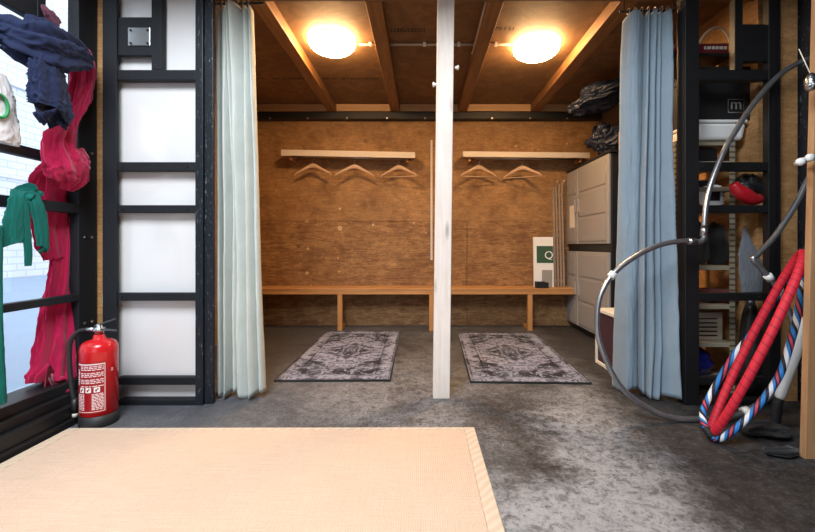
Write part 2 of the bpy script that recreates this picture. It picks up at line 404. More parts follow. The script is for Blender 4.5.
def tag(o, label=None, cat=None, group=None, kind=None):
    if label: o['label'] = label
    if cat: o['category'] = cat
    if group: o['group'] = group
    if kind: o['kind'] = kind
    return o
def thing(name, label, cat, loc=(0, 0, 0), group=None):
    o = bpy.data.objects.new(name, None); COL.objects.link(o); o.location = loc; o['_w'] = tuple(loc)
    o.empty_display_size = .1
    return tag(o, label, cat, group)
def struct(name, mb, mat, **kw): return tag(mb.build(name, mat, **kw), kind='structure')
def copy_tree(o, parent=None):
    c = o.copy(); COL.objects.link(c)
    if parent is not None: c.parent = parent
    for ch in list(o.children): copy_tree(ch, c)
    return c
def smoothpath(P, k=6, closed=False):                    # Catmull-Rom through vectors (any dimension)
    n = len(P); out = []
    rng = range(n if closed else n-1)
    for i in rng:
        g = (lambda j: P[j % n]) if closed else (lambda j: P[max(0, min(n-1, j))])
        a, b, c, d = g(i-1), g(i), g(i+1), g(i+2)
        for t in range(k):
            u = t/k
            out.append(tuple(.5*((2*b[q]) + (-a[q]+c[q])*u + (2*a[q]-5*b[q]+4*c[q]-d[q])*u*u + (-a[q]+3*b[q]-3*c[q]+d[q])*u**3) for q in range(len(b))))
    if not closed: out.append(tuple(P[-1]))
    return out
def cloth_tube(mb, ctrl, pleats=7, amp=.16, twist=0.0, seed=0, flat=.6, k=14, seg=120, axis=None, wr=.15):
    """gathered fabric: ctrl = [(Vector centre, half width)], pleated all round."""
    P = smoothpath([(*c, w) for c, w in ctrl], k)
    rs = []; n = len(P); rr = random.Random(seed); ph = [rr.uniform(0, 6.28) for _ in range(4)]
    for i, (x, y, z, w) in enumerate(P):
        c = Vector((x, y, z)); a = Vector(P[max(0, i-1)][:3]); b = Vector(P[min(n-1, i+1)][:3]); T = (b-a).normalized()
        A = axis or Vector((0, 1, 0)); S = (A - T*A.dot(T)).normalized(); N = T.cross(S)
        ring = []
        for j in range(seg):
            th = 2*PI*j/seg; s = i/n
            q = 1 + amp*math.sin(pleats*th + ph[0] + twist*s) + amp*.6*math.sin((pleats*2-3)*th + ph[1] - twist*.7*s + 1.5*math.sin(5*s+ph[2])) + amp*.4*noise.noise(Vector((math.cos(th)*1.5+seed, math.sin(th)*1.5, s*7)))
            pn = Vector((math.cos(th)*1.6+seed, math.sin(th)*1.6, s*5+th*.35)); q += wr*((1-abs(2*noise.noise(pn*1.3)))**2-.4) + wr*.7*((1-abs(2*noise.noise(pn*3.1)))**2-.4)
            ring.append(c + S*(w*q*math.cos(th)) + N*(w*flat*q*math.sin(th)))
        rs.append(ring)
    return mb.rings(rs)

# ------------------------------------------------------------------ setting
XL, XR, YB, ZC = -1.95, 2.10, 4.75, 2.60
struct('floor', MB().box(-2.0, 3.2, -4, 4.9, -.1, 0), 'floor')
b = MB()                                   # back wall: two upper sheets, lower sheets, small gaps between
sx = W(467, 230, 4.75).x
zs = W(467, 221, 4.75).z
b.box(XL, sx-.55, YB, YB+.02, zs+.0015, ZC).box(sx-.547, XR, YB, YB+.02, zs+.0015, ZC)
b.box(XL, sx-.004, YB, YB+.02, 0, zs-.003).box(sx+.002, XR, YB, YB+.02, 0, zs-.0015).box(XL, XR, YB+.02, YB+.06, 0, ZC)
struct('wall_back', b, 'backwall')
struct('wall_interior_left', MB().box(XL-.05, XL, 2.56, YB+.06, 0, ZC), 'osb')
struct('wall_interior_right', MB().box(XR, XR+.05, 2.50, 3.05, 0, ZC), 'osb')
struct('wall_interior_right', MB().box(XR, XR+.05, 3.05, YB+.06, 0, ZC), m_plain('shade_brown_board', srgb(62, 46, 34), .8, .2, 12))  # far stretch of wall coloured dark, shade painted into the board
b = MB()
for x0, x1 in ((XL, -1.052), (-1.049, -.322), (-.318, .47), (.473, 1.318), (1.322, XR)):
    b.box(x0, x1, 2.60, YB, ZC, ZC+.02).box(x0, x1, 2.30, 2.597, ZC, ZC+.02)
b.box(XL-.05, 2.9, 2.30, YB+.06, ZC+.02, ZC+.1)
ceil = struct('ceiling', b, 'ceilboard')
struct('trim_header', MB().box(XL-.05, 2.32, 2.44, 2.545, 2.503, ZC-.001), m_wood('header_timber', srgb(110, 78, 52), srgb(140, 102, 68), 'X'), bevel=.004)
# filler strips beside the steel frames
struct('trim_left', MB().box(-1.985, -1.905, 2.43, 2.54, 0, 2.47), 'osb')
struct('trim_right', MB().box(2.20, 2.30, 2.45, 2.53, 0, 2.47), 'osb')
struct('wall_right', MB().box(2.75, 2.8, -4, 2.5, 0, 3.4).box(2.30, 2.8, 2.50, 2.56, 0, 2.6), 'steel_dark')
struct('ground', MB().box(-30, -2.0, -14, 40, -.1, -.005), 'paving')
struct('wall_shade_rear', MB().box(.6, 2.8, -3.05, -3, 0, 3.4), 'steel_dark')  # unseen wall added behind the camera to keep the right side dark
HX0, HX1, HY0, HY1 = -1.6, .1, -.9, .9          # skylight opening in the added shade roof
struct('trim_shade_roof', MB().box(-2.06, HX0, -3, 1.75, 3.3, 3.36).box(HX1, 2.8, -3, 1.75, 3.3, 3.36).box(HX0, HX1, -3, HY0, 3.3, 3.36).box(HX0, HX1, HY1, 1.75, 3.3, 3.36).box(-2.06, 2.8, 1.75, 1.80, 2.63, 3.36), 'ceilboard')  # unseen roof added round the skylight to block ambient sky light
struct('trim_shade_overhang', MB().box(-1.92, 2.75, 1.75, 2.298, ZC+.001, ZC+.03), 'ceilboard')  # unseen overhang added to shade the tops of curtains and frames
# dark fascia over the right frame and the left window wall near the camera
struct('wall_left', MB().box(-2.06, -1.92, -4, 1.42, 0, 3.3).box(-2.06, -1.92, 1.42, 2.56, 2.62, 3.3), 'steel_dark')
bd = thing('white_brick_building', 'white painted brick building across the yard, seen through the side window', 'building', (-12, 8, 0))
MB().box(-12.4, -12, -12, 36, -.005, 9).build('facade', 'brick', bd)
MB().box(-12.02, -11.9, -12, 36, 5.6, 5.8).box(-12.02, -11.92, -12, 36, 2.9, 3.0).build('cornice', 'brick', bd)

# ------------------------------------------------------------------ window frame on the left (steel ladder frame, glass outside)
w1 = tag(thing('window_1', None, None, (-1.96, 2.1, 0)), kind='structure')
MB().box(-2.03, -1.965, 2.29, 2.42, 0, 2.62).build('column', 'steel', w1, bevel=.004)
MB().box(-2.0, -1.93, 1.42, 1.50, 0, 2.62).build('column', 'steel', w1, bevel=.004)
MB().box(-1.99, -1.94, 2.02, 2.065, 2.005, 2.62).build('mullion', 'steel', w1, bevel=.003)
MB().box(-1.985, -1.945, 1.50, 2.02, 2.085, 2.62).build('top_plate', 'steel', w1, bevel=.003)
for z0, z1 in ((1.94, 2.0), (1.395, 1.445), (1.135, 1.19), (.635, .675)):
    MB().box(-2.01, -1.962, 1.50, 2.289, z0, z1).build('glazing_bar', 'steel', w1, bevel=.003)
MB().box(-2.10, -1.93, 1.42, 2.29, .15, .205).box(-2.10, -1.90, 1.42, 2.29, .10, .15).box(-1.99, -1.86, 1.42, 2.36, .035, .10).box(-2.02, -1.84, 1.42, 2.36, 0, .035).build('sill', 'steel_dark', w1, bevel=.005)
MB().box(-2.135, -2.13, 1.42, 2.56, .2, 2.62).build('pane', 'glass', w1)
for y in (2.33, 2.38):
    for z in (.5, 1.0, 1.5): MB().cyl((-1.965, y, z), (-1.961, y, z), .008).build('bolt', 'chrome', w1)

# ------------------------------------------------------------------ front steel ladder frames
def ladder_frame(x0, x1, xi0, xi1, label, scr):
    fr = thing('steel_ladder_frame', label, 'steel frame', ((x0+x1)/2, 2.42, 0))
    st = 'steel' if scr else 'steel_dark'
    MB().box(x0, xi0, 2.38, 2.40, 0, 2.47).box(x0, x0+.03, 2.40, 2.46, 0, 2.47).build('column', st, fr, bevel=.003)
    c2 = MB().box(xi1, xi1+.045, 2.38, 2.425, 0, 2.47).box(xi1+.045, x1, 2.40, 2.425, 0, 2.47).build('column', 'scratched' if scr else st, fr, bevel=.003)
    for z0, z1 in ((1.94, 2.0), (1.398, 1.45), (1.148, 1.193), (.622, .668), (.12, .165)):
        MB().box(xi0, xi1, 2.385, 2.43, z0, z1).build('rung', st, fr, bevel=.003)
    MB().box(xi0, xi1, 2.38, 2.45, 0, .03).build('bottom_rail', st, fr, bevel=.003)
    for z in (1.424, 1.17, .645, .142):
        for x in (xi0+.03, xi1-.05): MB().cyl((x, 2.385, z), (x, 2.379, z), .006, 10).build('bolt', 'steel_dark', fr)
    # upper bracket: mullion and plate
    mx = xi0 + .625*(xi1-xi0) - .1
    return fr, mx
fr, mx = ladder_frame(W(105, 0, 2.4).x, W(213, 0, 2.4).x, W(119, 0, 2.4).x, W(197, 0, 2.4).x, 'black steel ladder frame glazed with white panels beside the pale curtain', True)
MB().box(W(153, 0, 2.4).x, W(163, 0, 2.4).x, 2.385, 2.43, 2.0, 2.47).build('mullion', 'steel', fr, bevel=.003)
pl = MB().box(W(119, 0, 2.4).x, W(153, 0, 2.4).x, 2.39, 2.42, W(0, 56, 2.4).z, W(0, 18, 2.4).z).build('bracket_plate', 'steel', fr, bevel=.003)
MB().box(W(128.5, 0, 2.39).x, W(150.5, 0, 2.39).x, 2.384, 2.39, W(0, 46, 2.39).z, W(0, 28, 2.39).z).build('cover_plate', 'chrome', pl, bevel=.002)
for px in (131, 148):
    for py in (30.5, 43.5):
        p = W(px, py, 2.384); MB().cyl(p, p+Vector((0, -.006, 0)), .007, 10).build('bolt', 'steel_dark', pl)
MB().box(W(105, 0, 2.4).x+.035, W(213, 0, 2.4).x-.04, 2.445, 2.457, .0, 2.47).build('white_panel', 'panel', fr)
fr2, mx = ladder_frame(W(683, 0, 2.4).x, W(781, 0, 2.4).x, W(697, 0, 2.4).x, W(766, 0, 2.4).x, 'black steel ladder frame standing in front of the storage shelves', False)
MB().box(W(733, 0, 2.4).x, W(741, 0, 2.4).x, 2.385, 2.43, 2.0, 2.47).build('mullion', 'steel_dark', fr2, bevel=.003)
pl = MB().box(W(741, 0, 2.4).x, W(766, 0, 2.4).x, 2.39, 2.42, W(0, 62, 2.4).z, W(0, 25, 2.4).z).build('bracket_plate', 'steel_dark', fr2, bevel=.003)
for px in (752, 769):
    for py in (36, 50.5):
        p = W(px, py, 2.39); MB().cyl(p, p+Vector((0, -.006, 0)), .007, 10).build('bolt', 'steel', pl)
# corner column on the right wall, its paint scraped
t = tag(MB().box(2.31, 2.39, 2.38, 2.48, 0, 2.47).box(2.335, 2.40, 2.36, 2.38, 0, 2.47).build('steel_column', 'scratched', loc=(2.35, 2.42, 0), bevel=.003), 'scraped black steel column in the right corner behind the pine stud', 'column')
# cable on the left trim
cb = thing('cable', 'thin beige cable with inline switch running down the wooden corner strip', 'cable', (-1.915, 2.42, 0))
MB().tube(smoothpath([(-1.923, 2.422, 2.46), (-1.919, 2.42, 2.0), (-1.914, 2.422, 1.6), (-1.922, 2.42, 1.2), (-1.915, 2.42, .85), (-1.917, 2.42, .66)], 6), .004, 8).build('wire', 'beigecable', cb)
MB().box(-1.928, -1.906, 2.408, 2.428, .58, .66).build('switch', 'beigecable', cb, bevel=.005)
MB().tube([(-1.917, 2.42, .58), (-1.915, 2.42, .3), (-1.918, 2.42, .02)], .004, 8).build('wire', 'beigecable', cb)

# ------------------------------------------------------------------ ceiling timber
beams = [((-1.10, -1.00), 'sawn ceiling beam nearest the pale curtain, left of both lamps'), ((-.365, -.260), 'sawn ceiling beam just right of the left dome lamp'),
         ((.42, .525), 'sawn ceiling beam just left of the right dome lamp'), ((1.27, 1.38), 'sawn ceiling beam nearest the blue curtain, right of both lamps')]
for (x0, x1), lb in beams:
    tag(MB().box(x0, x1, 2.561, 4.69, 2.51, ZC).build('ceiling_beam', 'beam', loc=((x0+x1)/2, 3.6, 2.51), bevel=.004), lb, 'beam', 'ceiling beams')
gaps = [(XL, -1.10, 'left of the leftmost beam'), (-1.0, -.365, 'behind the left dome lamp'), (-.26, .42, 'behind the white post, between the two middle beams'), (.525, 1.27, 'behind the right dome lamp'), (1.38, XR, 'right of the rightmost beam')]
for x0, x1, lb in gaps:
    tag(MB().box(x0+.003, x1-.003, 4.66, 4.695, 2.515, ZC-.003).build('timber_blocking', 'blocking', loc=((x0+x1)/2, 4.68, 2.515), bevel=.003), 'timber block at the ceiling edge ' + lb, 'timber', 'blocking between the beams')
br = thing('black_rail', 'black steel rail with bolts along the top of the back wall', 'rail', (0, 4.7, 2.43))
MB().box(XL, XR, 4.66, 4.75, 2.425, 2.508).build('rail_body', 'steel_dark', br, bevel=.006)
for px in (270, 308, 347, 387, 425, 492, 530, 567):
    p = W(px, 115.5, 4.66); MB().cyl((p.x, 4.66, 2.43), (p.x, 4.65, 2.43), .011, 10).build('bolt', 'chrome', br)
# dome lamps
lamp0 = thing('dome_lamp', 'lit opal glass dome lamp on the ceiling left of the white post', 'lamp', (-.72, 3.2, ZC), 'dome ceiling lamps')
MB().lathe((-.72, 3.2, ZC), [(.002, -.025), (.08, -.025), (.09, 0), (.002, 0)], 40).build('base', 'white', lamp0)
prof = [(.185, -.026)] + [(.185*math.cos(a*PI/2/10), -.028-.085*math.sin(a*PI/2/10)) for a in range(1, 10)] + [(.004, -.113)]
MB().lathe((-.72, 3.2, ZC), [(.004, -.027)]+prof, 48).build('glass_dome', 'lamp', lamp0, smooth=True)
for a in (.6, 2.6, 4.7):
    x, y = -.72+.19*math.cos(a), 3.2+.19*math.sin(a)
    MB().lathe((x, y, ZC), [(.002, -.05), (.009, -.045), (.009, -.02), (.002, -.018)], 10).build('clip', 'chrome', lamp0)
l2 = copy_tree(lamp0); l2.location = (.94, 3.29, ZC); l2['label'] = 'lit opal glass dome lamp on the ceiling right of the white post'
# conduit between the lamps
cd = thing('cable_conduit', 'thin grey cable conduit clipped to the ceiling between the two lamps', 'conduit', (0, 3.2, 2.58))
for x0, x1 in ((-.51, -.367), (-.258, .418), (.527, .72)):
    MB().cyl((x0, 3.25, 2.583), (x1, 3.25, 2.583), .009, 10).build('pipe', 'conduit', cd)
for x in (-.42, .02, .30, .6): MB().box(x-.012, x+.012, 3.235, 3.265, 2.572, 2.6).build('clip', 'white', cd, bevel=.003)
# thin cable along the third beam
tag(MB().tube([(.413, 2.6, 2.53), (.414, 3.0, 2.525), (.413, 3.3, 2.53), (.412, 3.34, 2.56)], .006, 8).build('cable', 'conduit', loc=(.41, 3, 2.53)), 'thin pale cable clipped along the beam beside the right lamp', 'cable')
# stencil marks on ceiling boards: broken ink strokes
def stencil(x0, x1, y, hgt, name_lb):
    b = MB(); x = x0
    while x < x1:
        w = R.uniform(.012, .03)
        if R.random() < .86:
            b.box(x, x+.007, y-hgt/2, y+hgt/2, ZC-.0015, ZC-.0005)
            if R.random() < .6: b.box(x, x+w, y-hgt/2, y-hgt/2+.008, ZC-.0015, ZC-.0005)
            if R.random() < .5: b.box(x, x+w, y+hgt/2-.008, y+hgt/2, ZC-.0015, ZC-.0005)
            if R.random() < .4: b.box(x+w-.006, x+w, y-hgt/2, y+hgt/2, ZC-.0015, ZC-.0005)
        x += w+.008
    b.build('stencil_mark', 'stencil', ceil)
stencil(-.24, .02, 3.06, .05, 'faded black stencil print on the ceiling board left of the post')
stencil(.56, .70, 3.04, .04, 'faded black stencil print on the ceiling board by the right lamp')
stencil(-1.62, -1.13, 3.95, .03, 'worn stencil line on the ceiling board left of the leftmost beam')
stencil(-.98, -.42, 3.95, .03, 'worn stencil line on the ceiling board behind the left lamp')

# ------------------------------------------------------------------ post
post = thing('timber_post', 'whitewashed square timber post standing in the middle of the opening', 'post', (.12, 2.53, 0))
MB().box(.068, .172, 2.48, 2.56, 0, 2.502, (.029, 0)).build('shaft', 'white_post', post, bevel=.005)
for px, py, s in ((457, 67, 1), (434.5, 84, -1)):
    p = W(px, py, 2.5); x = .0+p.x
    q = Vector((p.x-.012*s, 2.51, p.z)); MB().tube([q, q+Vector((.006*s, 0, 0)), q+Vector((.02*s, 0, 0)), q+Vector((.024*s, 0, 0))], [.008, .008, .017, .012], 12).build('peg', 'white', post)

# ------------------------------------------------------------------ bench
bn = thing('wall_bench', 'long pine bench running along the plywood back wall', 'bench', (0, 4.6, 0))
xl, xr = XL+.003, 1.70
MB().box(xl, xr, 4.44, 4.745, .455, .485-.012).build('seat', 'bench', bn, bevel=.003)
MB().box(xl, xr, 4.445, 4.475, .405, .454).build('front_rail', 'bench', bn, bevel=.003)
for px in (340, 431.5, 530):
    x = W(px, 300, 4.46).x
    MB().box(x-.026, x+.026, 4.446, 4.50, 0, .404).build('leg', 'bench_leg', bn, bevel=.003)
    MB().box(x-.02, x+.02, 4.50, 4.745, 0, .04).build('foot', 'bench_leg', bn, bevel=.003)
x = W(431.5, 200, 4.74).x
tag(MB().box(x-.012, x+.012, 4.735, 4.7495, W(0, 260, 4.74).z, W(0, 140, 4.74).z).build('wall_batten', 'rail', loc=(x, 4.74, .8)), 'thin pale upright batten on the back wall just left of the post', 'batten')

# ------------------------------------------------------------------ coat rails and hangers
def coat_rail(a, b_, z0, z1, hgt, label):
    xa, xb = W(a, 0, 4.52).x, W(b_, 0, 4.52).x
    t = thing('coat_rail', label, 'coat rail', ((xa+xb)/2, 4.55, z0), 'coat rails on the back wall')
    d = z1-z0
    MB().hexa([(xa, 4.52, z0-hgt), (xb, 4.52, z1-hgt), (xb, 4.54, z1-hgt), (xa, 4.54, z0-hgt), (xa, 4.52, z0), (xb, 4.52, z1), (xb, 4.54, z1), (xa, 4.54, z0)]).build('board', 'rail', t, bevel=.002)
    MB().hexa([(xa, 4.54, z0-.02), (xb, 4.54, z1-.02), (xb, 4.748, z1-.02), (xa, 4.748, z0-.02), (xa, 4.54, z0), (xb, 4.54, z1), (xb, 4.748, z1), (xa, 4.748, z0)]).build('shelf', 'rail', t)
    for f in (.06, .94):
        xx = xa+(xb-xa)*f; zz = z0+d*f
        MB().box(xx-.012, xx+.012, 4.57, 4.745, zz-.10, zz-.021).build('bracket', 'bench_leg', t)
    MB().cyl((xa+.08, 4.60, z0-.062), (xb-.08, 4.60, z1-.062), .009, 10).build('rod', 'wire', t)
    return t
coat_rail(281, 415, 2.035, 2.005, .068, 'cream coat rail with three hangers, left of the post')
coat_rail(463, 590, 2.015, 2.0, .062, 'cream coat rail with two hangers, right of the post')
def hanger(bar):
    h = thing('coat_hanger', 'x', 'hanger', (0, 0, 0), 'wooden coat hangers')
    S = [(-.22, 0, -.215), (-.19, 0, -.19), (-.10, 0, -.145), (-.04, 0, -.115), (0, 0, -.108), (.04, 0, -.115), (.10, 0, -.145), (.19, 0, -.19), (.22, 0, -.215)]
    P = smoothpath(S, 4); rs = []
    for i, p in enumerate(P):
        u = abs(p[0])/.22; hz = .017*(1-u)+.010; hy = .009
        rs.append([Vector(p)+Vector((0, hy*math.cos(a*PI/4), hz*math.sin(a*PI/4))) for a in range(8)])
    MB().rings(rs).build('shoulder', 'hanger', h, smooth=True)
    if bar: MB().cyl((-.205, 0, -.215), (.205, 0, -.215), .006, 10).build('trouser_bar', 'hanger', h)
    hk = [(0, 0, -.10), (0, 0, -.055), (.012, 0, -.035), (.022, 0, -.012), (.014, 0, .008), (-.004, 0, .012), (-.018, 0, 0), (-.020, 0, -.010)]
    MB().tube(smoothpath(hk, 5), .0025, 8).build('hook', 'wire', h)
    return h
h0, h1 = hanger(False), hanger(True)
spots = [(312.5, 0, -.10, 'wooden hanger under the left rail, leftmost of its three', 1.973-.002), (354.5, 0, .12, 'wooden hanger in the middle of three under the left rail', 1.963-.002),
         (398.5, 1, -.22, 'wooden hanger with trouser bar at the right end of the left rail', 1.955-.002), (479, 1, .2, 'wooden hanger under the right rail, nearer the post', 1.952), (522, 1, -.45, 'wooden hanger under the right rail, nearer the grey cabinet', 1.947)]
used = set()
for px, kind, rz, lb, z in spots:
    src = h1 if kind else h0
    o = src if kind not in used else copy_tree(src); used.add(kind)
    o.location = (W(px, 0, 4.6).x, 4.60, z+.003); o.rotation_euler = (0, 0, rz); o['label'] = lb

# ------------------------------------------------------------------ rugs and mat
def rug(cx, cy, w, l, rz, label):
    t = thing('persian_rug', label, 'rug', (cx, cy, 0), 'faded persian rugs')
    b = MB(); n = 30
    V = [[b.b.verts.new((cx+(i/12-.5)*w, cy+(j/n-.5)*l, .009+.002*noise.noise(Vector((i*.5, j*.4, cx))))) for i in range(13)] for j in range(n+1)]
    for j in range(n):
        for i in range(12): b.b.faces.new((V[j][i], V[j][i+1], V[j+1][i+1], V[j+1][i]))
    b.build('pile', 'rug', t, solid=.008)
    e = MB(); hw, hl = w/2, l/2
    e.tube([(cx-hw, cy-hl, .009), (cx+hw, cy-hl, .009), (cx+hw, cy+hl, .009), (cx-hw, cy+hl, .009)], .0075, 8, True)
    e.build('binding', 'blackcloth', t)
    t.rotation_euler = (0, 0, rz)
rug(-.635, 3.58, .80, 1.58, .012, 'faded grey persian rug on the concrete floor left of the post')
rug(.77, 3.52, .82, 1.54, -.03, 'faded grey persian rug on the concrete floor right of the post')
mt = thing('sisal_mat', 'large straw-coloured sisal mat with bound edges on the concrete in front', 'mat', (-.78, 1.2, 0))
mt.rotation_euler = (0, 0, .004)
x0, x1, y0, y1, bw = -1.815, .274, .25, 2.065, .055
MB().box(x0+bw, x1-bw, y0+bw, y1-.022, 0.0005, .012).build('woven_field', 'sisal', mt, bevel=.003)
MB().box(x0, x0+bw, y0, y1, 0.0005, .014).box(x1-bw, x1, y0, y1, 0.0005, .014).box(x0+bw, x1-bw, y0, y0+bw, 0.0005, .014).box(x0+bw, x1-bw, y1-.022, y1, 0.0005, .014).build('border', 'binding', mt, bevel=.004)

# ------------------------------------------------------------------ curtains
def curtain(name, label, mat, xs_top, xs_bot, zt, zb, yt, yb, widths, amp, seed, group):
    """xs_top/xs_bot: (left,right) x at the top and bottom; yt/yb: (left,right) depth; widths: relative fold widths."""
    t = thing(name, label, 'curtain', ((xs_bot[0]+xs_bot[1])/2, (yb[0]+yb[1])/2, 0), group)
    rr = random.Random(seed); nu, nv = 220, 90
    tot = sum(widths); cuts = [0]
    for w in widths: cuts.append(cuts[-1]+w/tot)
    m = len(widths); am = [rr.uniform(.7, 1.1) for _ in range(m)]; ph = [rr.uniform(0, 6) for _ in range(m)]
    def prof(u, v):
        for i in range(m):
            if u <= cuts[i+1] or i == m-1:
                q = min(1, max(0, (u-cuts[i])/(cuts[i+1]-cuts[i])))
                depth = am[i]*(1+.35*math.sin(2.6*v+ph[i]))*min(1.4, .5+widths[i]*.5)
                return -depth*(math.sin(PI*q)**.62) + .5*depth
    b = MB(); V = []
    for j in range(nv+1):
        v = j/nv; row = []
        for i in range(nu+1):
            u = i/nu
            x = (xs_top[0]*(1-v)+xs_bot[0]*v)*(1-u) + (xs_top[1]*(1-v)+xs_bot[1]*v)*u
            y = (yt[0]*(1-v)+yb[0]*v)*(1-u) + (yt[1]*(1-v)+yb[1]*v)*u
            uu = min(1, max(0, u + (.03*math.sin(2.7*v+seed)+.02*math.sin(6*v+seed*2+u*4))*math.sin(PI*u)))
            pr = prof(uu, v)
            d = pr*amp*(.8+.45*v) + .010*noise.noise(Vector((u*7, v*5, seed))) + .35*amp*noise.noise(Vector((u*3+seed, v*2.2, 3))) + .004*noise.noise(Vector((u*22, v*26, seed)))
            z = zt+(zb-zt)*v
            if v < .12: z -= .03*(1-v/.12)*max(0, .5+pr)
            if v > .85: z += (.016*math.sin(u*11+seed)+.02*noise.noise(Vector((u*5, 1, seed))))*(v-.85)/.15
            flare = .03*max(0, v-.85)/.15*noise.noise(Vector((u*4, 5, seed)))
            row.append(b.b.verts.new((x+.35*d*math.cos(5*u+seed)+flare, y+d, z)))
        V.append(row)
    for j in range(nv):
        for i in range(nu):
            f = b.b.faces.new((V[j][i], V[j+1][i], V[j+1][i+1], V[j][i+1])); f.smooth = True
    b.build('fabric', mat, t, solid=.004)
    n = 7
    for i in range(n):
        u = (i+.5)/n; x = xs_top[0]*(1-u)+xs_top[1]*u; y = yt[0]*(1-u)+yt[1]*u
        ring = [(x, y+.016*math.sin(a*PI/6), zt+.015+.018*math.cos(a*PI/6)) for a in range(12)]
        MB().tube(ring, .0022, 6, True).build('hook', 'wire', t)
    return t
curtain('curtain', 'pale sage curtain gathered beside the white-panelled steel frame', 'curtain_pale', (-1.315, -1.08), (-1.305, -.985), 2.472, .022, (2.545, 2.54), (2.54, 2.50), [1.2, 1.7, 1.0, 1.9, 1.2, .8], .085, 3, 'doorway curtains')
curtain('curtain', 'blue-grey curtain gathered in front of the shelves, behind the big hoop', 'curtain_blue', (1.275, 1.545), (1.275, 1.54), 2.405, .02, (2.51, 2.48), (2.63, 2.42), [3.0, .8, 1.2, .8, 1.9], .075, 11, 'doorway curtains')
def rod(x0, x1, z, lb):
    r = thing('curtain_rod', lb, 'curtain rod', ((x0+x1)/2, 2.515, z))
    MB().cyl((x0, 2.515 if x0 > 0 else 2.535, z), (x1, 2.50 if x0 > 0 else 2.53, z), .007, 10).build('rod', 'steel_dark', r)
    for x in (x0+.03, x1-.03): MB().cyl((x, 2.515 if x0 > 0 else 2.534, z), (x, 2.515 if x0 > 0 else 2.534, 2.504), .004, 8).build('bracket', 'steel_dark', r)
rod(-1.33, -1.0, 2.483, 'thin black rod carrying the pale sage curtain'); rod(1.24, 1.61, 2.421, 'thin black rod carrying the blue-grey curtain')

# ------------------------------------------------------------------ fire extinguisher
ec = F(99.5, 423); ec.z = 0; ec = Vector((-1.735, 2.15, 0))
ex = thing('fire_extinguisher', 'red fire extinguisher standing on the floor at the window corner', 'fire extinguisher', ec)
RR = .084
MB().lathe(ec, [(.002, .062), (RR, .062), (RR, .385), (RR*1.012, .393), (RR, .401), (RR*.97, .417), (RR*.88, .432), (RR*.68, .444), (RR*.42, .450), (.028, .454), (.024, .475), (.002, .475)], 40).build('cylinder', 'red_cyl', ex, smooth=False)
MB().lathe(ec, [(.002, .001), (RR*1.02, .001), (RR*1.05, .01), (RR*1.03, .06), (RR*.9, .0615), (.002, .0615)], 40).build('base_ring', 'rubber', ex)
MB().lathe(ec, [(.002, .476), (.02, .476), (.02, .49), (.027, .492), (.027, .51), (.014, .514), (.014, .53), (.002, .53)], 20).build('valve', 'chrome', ex)
dx = Vector((.93, -.25, 0)).normalized()
q = ec+Vector((0, 0, .515))
MB().hexa([tuple(q+dx*a+Vector((0, s, c))) for a, s, c in ((-.03, -.008, 0), (.115, -.006, .045), (.115, .006, .045), (-.03, .008, 0), (-.03, -.008, .008), (.115, -.006, .053), (.115, .006, .053), (-.03, .008, .008))]).build('lever', 'darkgrey', ex, bevel=.002)
q = ec+Vector((0, 0, .498))
MB().hexa([tuple(q+dx*a+Vector((0, s, c))) for a, s, c in ((.015, -.008, 0), (.12, -.006, .0), (.12, .006, .0), (.015, .008, 0), (.015, -.008, .01), (.12, -.006, .008), (.12, .006, .008), (.015, .008, .01))]).build('handle', 'darkgrey', ex, bevel=.002)
MB().cyl(ec+Vector((-.02, -.0, .503)), ec+Vector((-.062, -.01, .503)), .011).build('hose_fitting', 'chrome', ex)
hp = [ec+Vector(p) for p in ((-.06, -.01, .503), (-.10, -.015, .492), (-.132, -.02, .45), (-.142, -.02, .39), (-.136, -.025, .30), (-.118, -.03, .18), (-.106, -.03, .13))]
hs = MB().tube(smoothpath(hp, 6), .0115, 12).build('hose', 'rubber', ex)
MB().tube([ec+Vector((-.106, -.03, .14)), ec+Vector((-.105, -.03, .085)), ec+Vector((-.105, -.03, .08)), ec+Vector((-.105, -.03, .065))], [.015, .015, .01, .013], 12).build('nozzle', 'blackplastic', hs)
MB().tube([ec+Vector((-.105, -.03, .066)), ec+Vector((-.105, -.03, .045))], .012, 12).build('nozzle_tip', 'cream', hs)
def curve_patch(b, a0, a1, z0, z1, off, n=10):          # patch wrapped round the cylinder; angles in degrees, 0 = towards camera side
    n = max(2, int((a1-a0)/6)+1)
    vs = []
    for i in range(n+1):
        a = math.radians(-90+16+a0+(a1-a0)*i/n); r = RR+off
        vs.append([b.b.verts.new(ec+Vector((r*math.cos(a), r*math.sin(a), z))) for z in (z0, z1)])
    for i in range(n): b.b.faces.new((vs[i][0], vs[i+1][0], vs[i+1][1], vs[i][1]))
lb = MB(); curve_patch(lb, -58, 44, .082, .345, .0008); LB = lb.build('label', 'label_red', ex)
pr = MB()
for a0, a1, z0, z1 in ((-54, 40, .332, .338), (-54, 40, .088, .091), (38, 40, .088, .338)): curve_patch(pr, a0, a1, z0, z1, .0014)
for i in range(13):                                    # heading block and lines of small print
    z = .322-i*.0085
    if i % 4 == 3: continue
    a = -36
    while a < 34:
        L = R.uniform(5, 16); curve_patch(pr, a, min(a+L, 36), z, z+.0042, .0014); a += L+2.5
for i in range(7):
    z = .30-i*.012; curve_patch(pr, -53, -53+R.uniform(7, 12), z, z+.009, .0014)
for i in range(11):
    z = .178-i*.0078; a = -52
    while a < 36:
        if -22 < a < 2: a = 2
        L = R.uniform(6, 14); curve_patch(pr, a, min(a+L, -22 if a < -22 else 36), z, z+.0045, .0014); a += L+2
pr.build('small_print', 'label_white', LB)
pg = MB()
for a in (-40, -17, 8): curve_patch(pg, a, a+17, .19, .216, .0016)
pg.build('pictogram', 'white', LB)
pk = MB()
